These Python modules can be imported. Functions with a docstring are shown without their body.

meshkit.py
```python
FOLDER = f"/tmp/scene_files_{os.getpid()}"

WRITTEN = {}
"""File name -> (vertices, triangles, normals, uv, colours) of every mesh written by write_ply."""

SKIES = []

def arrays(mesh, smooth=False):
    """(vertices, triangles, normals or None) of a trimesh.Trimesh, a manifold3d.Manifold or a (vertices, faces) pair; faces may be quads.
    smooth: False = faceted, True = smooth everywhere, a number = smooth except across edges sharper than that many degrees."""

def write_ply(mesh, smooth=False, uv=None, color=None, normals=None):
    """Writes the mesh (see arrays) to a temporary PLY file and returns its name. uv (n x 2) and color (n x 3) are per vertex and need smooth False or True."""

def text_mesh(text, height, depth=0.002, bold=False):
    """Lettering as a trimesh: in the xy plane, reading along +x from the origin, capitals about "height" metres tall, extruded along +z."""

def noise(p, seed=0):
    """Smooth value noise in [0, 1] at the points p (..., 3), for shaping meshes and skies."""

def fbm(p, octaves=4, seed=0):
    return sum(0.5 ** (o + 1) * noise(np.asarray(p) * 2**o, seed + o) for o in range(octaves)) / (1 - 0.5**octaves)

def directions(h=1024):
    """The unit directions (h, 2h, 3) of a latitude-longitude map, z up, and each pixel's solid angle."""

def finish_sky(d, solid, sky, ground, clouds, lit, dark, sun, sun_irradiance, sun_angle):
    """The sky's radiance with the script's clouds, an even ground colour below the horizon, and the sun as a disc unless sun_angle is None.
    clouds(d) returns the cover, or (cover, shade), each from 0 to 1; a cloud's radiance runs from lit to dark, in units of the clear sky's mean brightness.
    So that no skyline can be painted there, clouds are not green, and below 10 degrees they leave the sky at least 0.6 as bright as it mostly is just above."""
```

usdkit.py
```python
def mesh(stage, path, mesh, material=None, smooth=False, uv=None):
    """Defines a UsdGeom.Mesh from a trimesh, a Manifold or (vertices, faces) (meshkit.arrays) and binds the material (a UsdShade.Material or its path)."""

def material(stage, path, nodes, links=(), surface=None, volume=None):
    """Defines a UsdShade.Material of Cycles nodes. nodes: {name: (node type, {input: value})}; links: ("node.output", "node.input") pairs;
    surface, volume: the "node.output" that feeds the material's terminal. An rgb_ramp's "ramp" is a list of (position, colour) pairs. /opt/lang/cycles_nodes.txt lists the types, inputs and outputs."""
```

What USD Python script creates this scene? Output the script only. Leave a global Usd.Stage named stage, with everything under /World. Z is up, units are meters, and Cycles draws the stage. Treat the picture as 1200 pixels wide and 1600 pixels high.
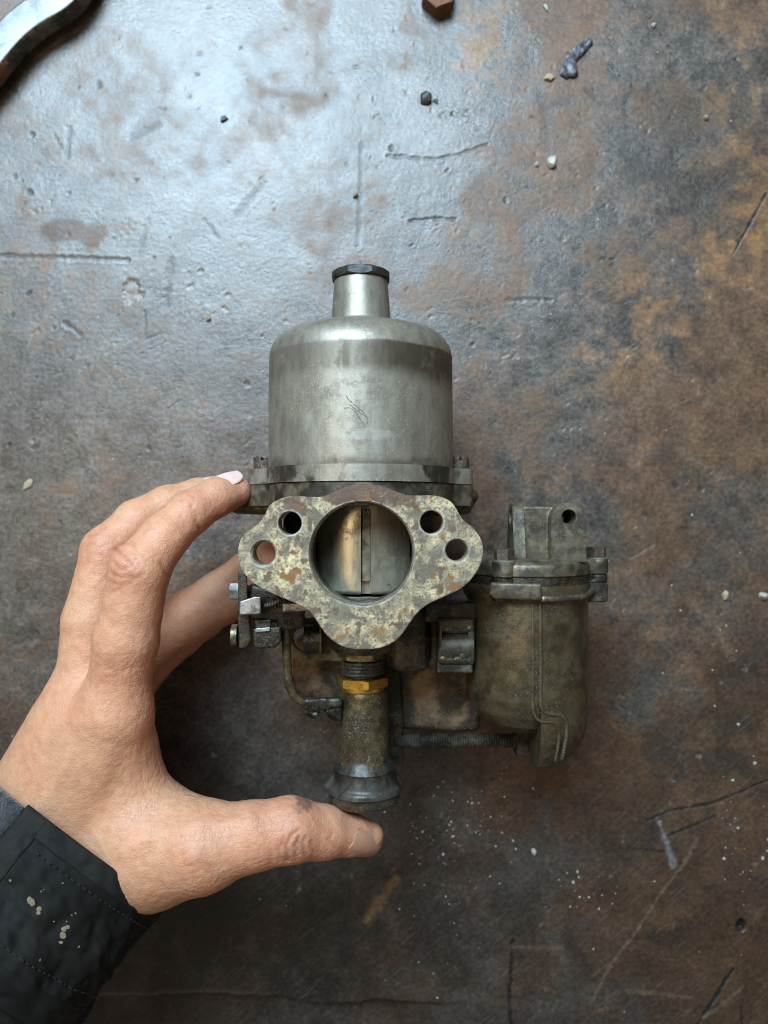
from scipy.spatial import cKDTree
import math, numpy as np, trimesh, usdkit, meshkit
from manifold3d import Manifold as MF, CrossSection as CS
from pxr import Usd, UsdGeom, UsdLux, UsdShade, Gf, Sdf, Vt

stage = Usd.Stage.CreateInMemory()
UsdGeom.SetStageUpAxis(stage, 'Z'); UsdGeom.SetStageMetersPerUnit(stage, 1.0)
UsdGeom.Xform.Define(stage, '/World'); UsdGeom.Scope.Define(stage, '/World/Looks')
rng = np.random.default_rng(7)
T = Sdf.ValueTypeNames

# ------------------------------------------------------------------ camera and lamps
H = 397.0                     # camera height over the bench, millimetres (modelling is in mm, written in m)
cam = UsdGeom.Camera.Define(stage, '/World/camera')
cam.AddTranslateOp().Set((0, 0, H / 1000))
cam.CreateHorizontalApertureAttr(6.8); cam.CreateFocalLengthAttr(6.8)
cam.CreateFStopAttr(2.4); cam.CreateFocusDistanceAttr(0.294)
cam.CreateClippingRangeAttr((0.01, 50.0))
cam.CreateExposureAttr(0.0)

def rect_light(name, pos, aim, w, h, color, intensity):
    l = UsdLux.RectLight.Define(stage, '/World/' + name)
    z = np.array(pos, float) - np.array(aim, float); z /= np.linalg.norm(z)
    up = np.array([0, 0, 1.0]) if abs(z[2]) < .95 else np.array([0, 1.0, 0])
    x = np.cross(up, z); x /= np.linalg.norm(x); y = np.cross(z, x)
    l.AddTransformOp().Set(Gf.Matrix4d(*x, 0, *y, 0, *z, 0, *map(float, pos), 1))
    l.CreateWidthAttr(w); l.CreateHeightAttr(h); l.CreateColorAttr(color); l.CreateIntensityAttr(intensity)
    return l

rect_light('window_light', (-0.25, 0.70, 0.95), (-0.05, 0.10, 0), 0.62, 0.48, (0.58, 0.81, 1.0), 34.0)
rect_light('work_lamp', (-0.36, 0.02, 0.80), (0, 0, 0.1), 0.14, 0.14, (1.0, 0.78, 0.48), 17.0)
dome = UsdLux.DomeLight.Define(stage, '/World/room_light')
dome.CreateColorAttr((1.0, 0.88, 0.74)); dome.CreateIntensityAttr(0.06)

# ------------------------------------------------------------------ helpers
def P(px, py, d):
    """the point seen at photo pixel (px, py), d mm below the camera"""
    return np.array([(px - 600) / 1200 * d, (800 - py) / 1200 * d, H - d])

used = {}
def numbered(path):
    n = used.get(path, -1) + 1; used[path] = n
    return path if n == 0 else '%s_%03d' % (path, n)

def meta(prim, label=None, cat=None, group=None, kind=None):
    for k, v in (('label', label), ('category', cat), ('group', group), ('kind', kind)):
        if v: prim.SetCustomDataByKey(k, v)

def mm(mesh):
    v, f, _ = meshkit.arrays(mesh)
    return v, f

def put(path, v, f, base, mat, smooth, attrs):
    v2, f2, n2 = meshkit.arrays((v, f), smooth)
    if mat in WORN:                                              # how far each vertex stands on a convex edge, where handling rubs the metal bare
        tm = trimesh.Trimesh(v, f, process=True); e = tm.edges_unique; d = tm.vertices[e[:, 1]] - tm.vertices[e[:, 0]]; l = np.linalg.norm(d, axis=1) + 1e-9
        k, w = np.zeros(len(tm.vertices)), np.zeros(len(tm.vertices)); N = tm.vertex_normals
        np.add.at(k, e[:, 0], -np.einsum('ij,ij->i', d, N[e[:, 0]]) / l); np.add.at(k, e[:, 1], np.einsum('ij,ij->i', d, N[e[:, 1]]) / l); np.add.at(w, e[:, 0], 1); np.add.at(w, e[:, 1], 1)
        k = k / np.maximum(w, 1); kk = k.copy(); c = np.ones(len(k)); np.add.at(kk, e[:, 0], k[e[:, 1]]); np.add.at(kk, e[:, 1], k[e[:, 0]]); np.add.at(c, e.ravel(), 1)
        attrs = dict(attrs or {}); attrs['edge'] = attrs['edge'] if 'edge' in attrs else np.clip(((kk / c)[cKDTree(tm.vertices).query(v)[1]] - .06) / .22, 0, 1) * .42
    m = usdkit.mesh(stage, path, ((v2 - base) / 1000, f2), LOOK[mat])
    if n2 is not None:
        m.CreateNormalsAttr(Vt.Vec3fArray.FromNumpy(n2.astype(np.float32))); m.SetNormalsInterpolation('vertex')
    if attrs:
        idx = np.arange(len(v)) if len(v2) == len(v) else cKDTree(v).query(v2)[1]
        set_attrs(m, {k: np.asarray(a)[idx] for k, a in attrs.items()})
    return m

WORN = ('dome_metal', 'cast_metal', 'dark_cast', 'bowl_metal', 'greasy_black', 'brass', 'old_brass', 'rusty_steel', 'nut_metal', 'cap_black', 'flange_metal')
class Thing:
    def __init__(self, name, base, label, cat, group=None):
        self.base = np.array(base, float)
        self.path = numbered('/World/' + name)
        x = UsdGeom.Xform.Define(stage, self.path)
        x.AddTranslateOp().Set(tuple(self.base / 1000))
        meta(x.GetPrim(), label, cat, group)
    def add(self, name, mesh, mat, parent=None, smooth=35, label=None, kind=None, attrs=None):
        v, f = mm(mesh)
        path = numbered((parent or self.path) + '/' + name)
        m = put(path, v, f, self.base, mat, smooth, attrs)
        meta(m.GetPrim(), label, kind=kind)
        return path

def set_attrs(m, attrs):
    for k, a in (attrs or {}).items():
        a = np.asarray(a, np.float32)
        pv = UsdGeom.PrimvarsAPI(m).CreatePrimvar(k, T.Color3fArray if a.ndim == 2 else T.FloatArray, 'vertex')
        pv.Set(Vt.Vec3fArray.FromNumpy(a) if a.ndim == 2 else Vt.FloatArray.FromNumpy(a))

def single(name, mesh, mat, label=None, cat=None, group=None, kind=None, smooth=35, attrs=None):
    v, f = mm(mesh); b = np.array([(v[:, 0].min() + v[:, 0].max()) / 2, (v[:, 1].min() + v[:, 1].max()) / 2, v[:, 2].min()])
    m = usdkit.mesh(stage, numbered('/World/' + name), ((v - b) / 1000, f), LOOK[mat], smooth=smooth)
    m.AddTranslateOp().Set(tuple(b / 1000)); set_attrs(m, attrs)
    meta(m.GetPrim(), label, cat, group, kind)

# ------------------------------------------------------------------ materials
LOOK = {}
def ramp(*stops): return ('rgb_ramp', {'ramp': list(stops)})
def g(v): return (v, v, v)

def metal(name, lo, hi, dirt, dirt_at=.52, dirt_soft=.06, metallic=.6, rough=(.35, .6), scale=110, fine=900, bump=.00015, stretch=(1, 1, 1), speck=None, speck_at=.62, extra=None, wear=.75):
    """worn, grimy metal: two tones, patches of dirt, specks, uneven gloss and a fine cast relief"""
    n = {'geo': ('geometry', {}),
         'map': ('mapping', {'scale': stretch}),
         'n1': ('noise_texture', {'scale': scale, 'detail': 8.0, 'roughness': .65}),
         'r1': ramp((.38, lo), (.60, hi)),
         'n2': ('noise_texture', {'scale': scale * .55, 'detail': 9.0, 'roughness': .7, 'distortion': .4}),
         'r2': ramp((dirt_at - dirt_soft, g(0)), (dirt_at + dirt_soft, g(1))),
         'n3': ('noise_texture', {'scale': fine, 'detail': 5.0, 'roughness': .7}),
         'r3': ramp((speck_at - .04, g(0)), (speck_at + .04, g(1))),
         'm1': ('mix', {'color2': dirt}), 'm2': ('mix', {'color2': speck or hi}),
         'rr': ramp((.3, g(rough[0])), (.7, g(rough[1]))),
         'met': ramp((0, g(metallic)), (1, g(metallic * .25))),
         'hh': ('math', {'math_type': 'multiply_add', 'value2': .6}),
         'b': ('bump', {'strength': 1.0, 'distance': bump}),
         'p': ('principled_bsdf', {})}
    l = [('geo.position', 'map.vector'), ('map.vector', 'n1.vector'), ('geo.position', 'n2.vector'), ('geo.position', 'n3.vector'),
         ('n1.fac', 'r1.fac'), ('n2.fac', 'r2.fac'), ('n3.fac', 'r3.fac'),
         ('r1.color', 'm1.color1'), ('r2.color', 'm1.fac'), ('m1.color', 'm2.color1'), ('r3.color', 'm2.fac'),
         ('m2.color', 'p.base_color'), ('n1.fac', 'rr.fac'), ('rr.color', 'p.roughness'), ('r2.color', 'met.fac'), ('met.color', 'p.metallic'),
         ('n3.fac', 'hh.value1'), ('n1.fac', 'hh.value3'), ('hh.value', 'b.height'), ('b.normal', 'p.normal')]
    if extra: extra(n, l)
    src = [x for x in l if x[1] == 'p.base_color'][0]; l.remove(src)
    n['ea'] = ('attribute', {'attribute': 'edge'}); n['we'] = ('math', {'math_type': 'multiply_add', 'value2': .62}); n['wr'] = ramp((.52, g(0)), (.74, g(wear))); n['mw'] = ('mix', {'color2': tuple(min(1, c * 1.7 + .05) for c in hi)})
    l += [(src[0], 'mw.color1'), ('n3.fac', 'we.value1'), ('ea.fac', 'we.value3'), ('we.value', 'wr.fac'), ('wr.color', 'mw.fac'), ('mw.color', 'p.base_color')]
    LOOK[name] = usdkit.material(stage, '/World/Looks/' + name, n, l, surface='p.BSDF')

def with_paint(n, l):
    """lays the mesh's own stains and painted light and shade (paint colour, paint amount) over the base colour"""
    n['pc'] = ('attribute', {'attribute': 'paint'}); n['pa'] = ('attribute', {'attribute': 'amount'})
    n['pn'] = ('math', {'math_type': 'multiply_add', 'value2': 1.5, 'value3': -.75}); n['ps'] = ('math', {'math_type': 'add', 'use_clamp': True})
    n['pm'] = ('math', {'math_type': 'multiply', 'use_clamp': True}); n['mp'] = ('mix', {})
    l[:] = [x for x in l if x[1] != 'p.base_color']
    l += [('n1.fac', 'pn.value1'), ('pn.value', 'ps.value1'), ('pa.fac', 'ps.value2'), ('ps.value', 'pm.value1'), ('pa.fac', 'pm.value2'),
          ('pm.value', 'mp.fac'), ('m2.color', 'mp.color1'), ('pc.color', 'mp.color2'), ('mp.color', 'p.base_color')]

metal('dome_metal', (.25, .22, .175), (.335, .298, .24), (.175, .145, .102), dirt_at=.56, metallic=.70, rough=(.43, .57), scale=150, fine=1300, bump=.00005, stretch=(1.4, .5, 1.4), speck=(.37, .335, .28), speck_at=.60, extra=with_paint)
metal('cast_metal', (.105, .084, .054), (.22, .182, .122), (.04, .031, .02), dirt_at=.53, metallic=.68, rough=(.38, .58), scale=190, fine=1500, bump=.00012, extra=with_paint)
metal('dark_cast', (.045, .04, .03), (.12, .105, .08), (.018, .015, .011), dirt_at=.5, metallic=.4, rough=(.38, .6), scale=190, fine=1500, bump=.00012, speck=(.16, .14, .09))
metal('bowl_metal', (.088, .063, .033), (.165, .123, .068), (.032, .024, .014), dirt_at=.53, metallic=.72, rough=(.30, .46), scale=120, fine=1500, bump=.00010, speck=(.17, .14, .085), speck_at=.60, extra=with_paint)
metal('greasy_black', (.006, .005, .004), (.022, .018, .013), (.05, .038, .02), dirt_at=.56, metallic=.15, rough=(.18, .45), scale=320, fine=1400, bump=.0003, speck=(.10, .08, .045), speck_at=.60)
metal('brass', (.50, .28, .045), (.72, .43, .08), (.18, .10, .02), dirt_at=.56, metallic=.9, rough=(.28, .42), scale=300, fine=1500, bump=.00005)
metal('old_brass', (.105, .08, .042), (.20, .155, .085), (.035, .027, .017), dirt_at=.53, metallic=.82, rough=(.3, .5), scale=170, fine=1400, bump=.0001, speck=(.36, .29, .16), speck_at=.60, extra=with_paint)
metal('rusty_steel', (.045, .03, .022), (.10, .062, .04), (.03, .02, .015), dirt_at=.55, metallic=.3, rough=(.45, .7), scale=260, fine=1500, bump=.0002, speck=(.25, .17, .11), speck_at=.60)
metal('bright_steel', (.25, .25, .245), (.45, .45, .43), (.08, .07, .055), dirt_at=.56, metallic=.8, rough=(.3, .5), scale=260, fine=1500, bump=.0001)
metal('piston_metal', (.26, .232, .17), (.37, .335, .255), (.16, .135, .09), dirt_at=.58, metallic=.78, rough=(.27, .40), scale=220, fine=1400, bump=.00003, speck=(.36, .33, .27), speck_at=.60, stretch=(1.6, .4, 1.6))
metal('flange_metal', (.22, .175, .11), (.56, .44, .255), (.14, .11, .075), dirt_at=.515, dirt_soft=.05, metallic=.12, rough=(.5, .75), scale=230, fine=1100, bump=.00035, speck=(.11, .08, .05), speck_at=.58, extra=with_paint, wear=.22)
metal('pale_bar', (.14, .14, .135), (.25, .25, .24), (.09, .085, .07), dirt_at=.56, metallic=.25, rough=(.28, .42), scale=90, fine=900, bump=.0001)
metal('bar_edge', (.06, .055, .04), (.22, .19, .13), (.025, .024, .015), dirt_at=.5, metallic=.3, rough=(.45, .7), scale=140, fine=900, bump=.0003)
metal('rear_metal', (.12, .08, .045), (.25, .17, .095), (.04, .028, .018), dirt_at=.5, metallic=.2, rough=(.45, .7), scale=120, fine=1100, bump=.0003, speck=(.22, .15, .08))
metal('cap_black', (.008, .008, .008), (.03, .028, .025), (.05, .045, .035), dirt_at=.56, metallic=.1, rough=(.3, .5), scale=300, fine=1200, bump=.0002)

def bench_look():
    n = {'geo': ('geometry', {}), 'col': ('attribute', {'attribute': 'tone'}), 'gl': ('attribute', {'attribute': 'gloss'}),
         'n1': ('noise_texture', {'scale': 420.0, 'detail': 8.0, 'roughness': .72}), 'n2': ('noise_texture', {'scale': 1500.0, 'detail': 4.0, 'roughness': .7}),
         'r1': ramp((.28, g(.45)), (.5, g(.96)), (.72, g(1.65))), 'r2': ramp((.3, g(.72)), (.7, g(1.32))),
         'm1': ('mix', {'mix_type': 'multiply', 'fac': 1.0}), 'm2': ('mix', {'mix_type': 'multiply', 'fac': 1.0}),
         'sp': ramp((.70, g(0)), (.74, g(1))), 'm3': ('mix', {'color2': (.33, .29, .24)}),
         'ro': ('math', {'math_type': 'multiply_add', 'value2': .46}), 'cr': ('math', {'math_type': 'multiply_add', 'value2': .7, 'value3': .0}),
         'h': ('math', {'math_type': 'multiply_add', 'value2': .35}), 'b': ('bump', {'strength': 1.0, 'distance': .00024}),
         'p': ('principled_bsdf', {'metallic': .22, 'specular_ior_level': .32, 'coat_weight': .6, 'coat_roughness': .2, 'coat_ior': 1.5}),
         'ma': ('mapping', {'mapping_type': 'texture', 'rotation': (0, 0, .7), 'scale': (.02, .0006, 1)}), 'mb': ('mapping', {'mapping_type': 'texture', 'rotation': (0, 0, -.35), 'scale': (.028, .0007, 1)}),
         'na': ('noise_texture', {'scale': 1.0, 'detail': 3.0}), 'nb': ('noise_texture', {'scale': 1.0, 'detail': 3.0}),
         'ra': ramp((.60, g(0)), (.72, g(.5))), 'rb': ramp((.60, g(0)), (.72, g(.45))), 'sa': ('mix', {'color2': (.16, .145, .13)}), 'sb': ('mix', {'color2': (.02, .018, .016)})}
    l = [('geo.position', 'n1.vector'), ('geo.position', 'n2.vector'), ('n1.fac', 'r1.fac'), ('n2.fac', 'r2.fac'),
         ('col.color', 'm1.color1'), ('r1.color', 'm1.color2'), ('m1.color', 'm2.color1'), ('r2.color', 'm2.color2'),
         ('n2.fac', 'sp.fac'), ('sp.color', 'm3.fac'), ('m2.color', 'm3.color1'), ('geo.position', 'ma.vector'), ('geo.position', 'mb.vector'), ('ma.vector', 'na.vector'), ('mb.vector', 'nb.vector'), ('na.fac', 'ra.fac'), ('nb.fac', 'rb.fac'), ('ra.color', 'sa.fac'), ('m3.color', 'sa.color1'), ('rb.color', 'sb.fac'), ('sa.color', 'sb.color1'), ('sb.color', 'p.base_color'), ('b.normal', 'p.coat_normal'),
         ('n1.fac', 'ro.value1'), ('gl.fac', 'ro.value3'), ('ro.value', 'p.roughness'), ('ro.value', 'cr.value1'), ('cr.value', 'p.coat_roughness'),
         ('n2.fac', 'h.value1'), ('n1.fac', 'h.value3'), ('h.value', 'b.height'), ('b.normal', 'p.normal')]
    LOOK['bench'] = usdkit.material(stage, '/World/Looks/bench', n, l, surface='p.BSDF')
bench_look()

def skin_look():
    n = {'geo': ('geometry', {}), 'col': ('attribute', {'attribute': 'tone'}),
         'n1': ('noise_texture', {'scale': 260.0, 'detail': 6.0, 'roughness': .6}), 'n2': ('noise_texture', {'scale': 55.0, 'detail': 3.0}), 'n3': ('noise_texture', {'scale': 1500.0, 'detail': 3.0}), 'h2': ('math', {'math_type': 'multiply_add', 'value2': .9}),
         'v': ('voronoi_texture', {'scale': 680.0, 'randomness': 1.0, 'feature': 'distance_to_edge'}), 'vr': ramp((0, g(0)), (.16, g(1))),
         'map': ('mapping', {'scale': (1.0, 1.0, 1.0)}),
         'r1': ramp((.3, (.90, .84, .82)), (.7, (1.08, 1.11, 1.11))), 'r2': ramp((.35, (1.02, .96, .94)), (.65, (.99, 1.03, 1.03))),
         'm1': ('mix', {'mix_type': 'multiply', 'fac': 1.0}), 'm2': ('mix', {'mix_type': 'multiply', 'fac': 1.0}),
         'h': ('math', {'math_type': 'multiply_add', 'value2': .35}), 'b': ('bump', {'strength': 1.0, 'distance': .00017}),
         'rr': ramp((.3, g(.42)), (.7, g(.56))),
         'p': ('principled_bsdf', {'subsurface_weight': .15, 'subsurface_scale': .004, 'subsurface_radius': (1.0, .35, .2), 'specular_ior_level': .45})}
    l = [('geo.position', 'n1.vector'), ('geo.position', 'n2.vector'), ('geo.position', 'map.vector'), ('map.vector', 'v.vector'),
         ('n1.fac', 'r1.fac'), ('n2.fac', 'r2.fac'), ('col.color', 'm1.color1'), ('r1.color', 'm1.color2'), ('m1.color', 'm2.color1'), ('r2.color', 'm2.color2'),
         ('m2.color', 'p.base_color'), ('v.distance', 'vr.fac'), ('vr.color', 'h.value1'), ('n1.fac', 'h.value3'), ('geo.position', 'n3.vector'), ('n3.fac', 'h2.value1'), ('h.value', 'h2.value3'), ('h2.value', 'b.height'), ('b.normal', 'p.normal'),
         ('n1.fac', 'rr.fac'), ('rr.color', 'p.roughness')]
    LOOK['skin'] = usdkit.material(stage, '/World/Looks/skin', n, l, surface='p.BSDF')
skin_look()

def plain(name, lo, hi, rough=.5, scale=300, bump=.0001, fine=1200, metallic=0., sheen=0., spec=.5):
    n = {'geo': ('geometry', {}), 'n1': ('noise_texture', {'scale': scale, 'detail': 7.0, 'roughness': .65}), 'r1': ramp((.3, lo), (.7, hi)),
         'n2': ('noise_texture', {'scale': fine, 'detail': 4.0}), 'b': ('bump', {'strength': 1.0, 'distance': bump}),
         'p': ('principled_bsdf', {'roughness': rough, 'metallic': metallic, 'sheen_weight': sheen, 'specular_ior_level': spec})}
    l = [('geo.position', 'n1.vector'), ('geo.position', 'n2.vector'), ('n1.fac', 'r1.fac'), ('r1.color', 'p.base_color'), ('n2.fac', 'b.height'), ('b.normal', 'p.normal')]
    LOOK[name] = usdkit.material(stage, '/World/Looks/' + name, n, l, surface='p.BSDF')

plain('nail', (.62, .40, .35), (.72, .50, .44), rough=.3, bump=.00002)
plain('thumb_nail', (.40, .20, .12), (.47, .26, .165), rough=.32, bump=.00003)
plain('wax_cloth', (.0034, .0033, .003), (.0125, .0118, .0098), rough=.72, scale=60, bump=.00012, fine=2600, sheen=0., spec=.18)
plain('cloth_edge', (.007, .007, .0065), (.019, .018, .0155), rough=.75, scale=70, bump=.00012, fine=2600, sheen=0., spec=.18)
plain('fleece', (.012, .012, .013), (.04, .04, .042), rough=.9, scale=700, bump=.0012, fine=900, sheen=.3)
plain('seam_thread', (.001, .001, .001), (.008, .007, .006), rough=.8)
plain('dried_mud', (.12, .09, .055), (.22, .17, .105), rough=.9, bump=.0004)
plain('white_grit', (.28, .25, .20), (.52, .48, .41), rough=.5)
plain('tan_grit', (.26, .19, .11), (.5, .38, .24), rough=.6)
plain('dark_grit', (.015, .013, .012), (.06, .05, .045), rough=.5)
plain('swarf', (.05, .05, .055), (.13, .12, .125), rough=.35, metallic=.5, bump=.0002)
plain('rust', (.10, .035, .015), (.24, .10, .045), rough=.75, scale=400, bump=.0004)
plain('black_hole', (.004, .004, .004), (.007, .006, .005), rough=.9)

# ------------------------------------------------------------------ solid modelling (mm)
def lathe_y(profile, at, seg=96):
    """solid of revolution about a vertical-in-picture (y) axis; profile = (radius, y) points; at = (x, z)"""
    p = np.array(profile, float)
    a = np.sum(p[:, 0] * np.roll(p[:, 1], -1) - np.roll(p[:, 0], -1) * p[:, 1])
    m = MF.revolve(CS([p if a > 0 else p[::-1]]), seg)
    return m.rotate((-90, 0, 0)).translate((at[0], 0, at[1]))
def cyl(p0, p1, r0, r1=None, seg=40):
    p0, p1 = np.array(p0, float), np.array(p1, float); d = p1 - p0; L = np.linalg.norm(d); d /= L
    m = MF.cylinder(L, r0, r0 if r1 is None else r1, seg)
    return orient(m, p0, d)
def orient(m, p0, d, roll=0):
    d = np.array(d, float) / np.linalg.norm(d)
    up = np.array([0, 1.0, 0]) if abs(d[1]) < .9 else np.array([1.0, 0, 0])
    x = np.cross(up, d); x /= np.linalg.norm(x); y = np.cross(d, x)
    return m.rotate((0, 0, roll)).transform(np.column_stack([x, y, d, p0]))
def rbox(x0, x1, y0, y1, z0, z1, r=.8, seg=12):
    s = MF.sphere(r, seg)
    return MF.batch_hull([s.translate((x, y, z)) for x in (x0 + r, x1 - r) for y in (y0 + r, y1 - r) for z in (z0 + r, z1 - r)])
def hexa(p0, d, af, h, roll=0, ch=.5):
    """hexagon bolt head or nut, chamfered, from p0 along d"""
    R = af / 2 / math.cos(math.pi / 6)
    m = MF.cylinder(h, R, R, 6) ^ MF.cylinder(h + 2 * R * .3, R * 1.0 + .0, R * .72, 36).translate((0, 0, 0)) if False else MF.cylinder(h, R, R, 6)
    cone = MF.revolve(CS([[(0, 0), (R - ch, 0), (R + .05, ch * .6), (R + .05, h - ch * .6), (R - ch, h), (0, h)]]), 40)
    return orient(m ^ cone, p0, d, roll)
def ext(poly, h, bevel=.4, steps=3):
    """polygon pulled up h with a rounded upper edge (and lower)"""
    c = CS([poly]) if not isinstance(poly, CS) else poly
    m = c.extrude(h - bevel)
    for k in range(1, steps + 1):
        a = k / steps * math.pi / 2
        m += c.offset(-bevel * (1 - math.cos(a)), circular_segments=24).extrude(h - bevel + bevel * math.sin(a))
    return m
def worn(m, l=1.2, amp=.12, scale=.35, seed=3):
    """a refined skin with small uneven dents"""
    v, f, n = meshkit.arrays(m.refine_to_length(l) if l else m, True)
    tm = trimesh.Trimesh(v, f, process=False)
    n = tm.vertex_normals
    return trimesh.Trimesh(v + n * ((meshkit.fbm(v * scale, 3, seed) - .5) * 2 * amp)[:, None], f, process=False)
def tube(pts, r, seg=14, cap=True):
    p = np.array(pts, float); t = np.gradient(p, axis=0); t /= np.linalg.norm(t, axis=1, keepdims=True)
    a = np.cross(t[0], [0, 0, 1.0]);  a = a if np.linalg.norm(a) > .1 else np.cross(t[0], [1.0, 0, 0]); a /= np.linalg.norm(a)
    r = np.broadcast_to(r, (len(p),)); V = []
    for i in range(len(p)):
        a = a - t[i] * (a @ t[i]); a /= np.linalg.norm(a); b = np.cross(t[i], a)
        th = np.arange(seg) * 2 * np.pi / seg
        V.append(p[i] + r[i] * (np.cos(th)[:, None] * a + np.sin(th)[:, None] * b))
    V = np.vstack(V + [p[:1], p[-1:]]); F = []
    for i in range(len(p) - 1):
        for j in range(seg):
            k = (j + 1) % seg; A, B, C, D = i * seg + j, i * seg + k, (i + 1) * seg + k, (i + 1) * seg + j
            F += [(A, B, C), (A, C, D)]
    n = len(p) * seg
    for j in range(seg):
        k = (j + 1) % seg; F += [(n, k, j), (n + 1, n - seg + j, n - seg + k)]
    return trimesh.Trimesh(V, np.array(F), process=False)
def spline(pts, n=40):
    from scipy.interpolate import CubicSpline
    p = np.array(pts, float); s = np.r_[0, np.cumsum(np.linalg.norm(np.diff(p, axis=0), axis=1))]
    return CubicSpline(s, p)(np.linspace(0, s[-1], n))
def smooth_poly(pts, n=200):
    from scipy.interpolate import CubicSpline
    p = np.array(pts, float); p = np.vstack([p, p[:1]]); s = np.r_[0, np.cumsum(np.linalg.norm(np.diff(p, axis=0), axis=1))]
    return CubicSpline(s, p, bc_type='periodic')(np.linspace(0, s[-1], n, endpoint=False))
def smf(x, a, b):
    t = np.clip((x - a) / (b - a), 0, 1); return t * t * (3 - 2 * t)

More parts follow.
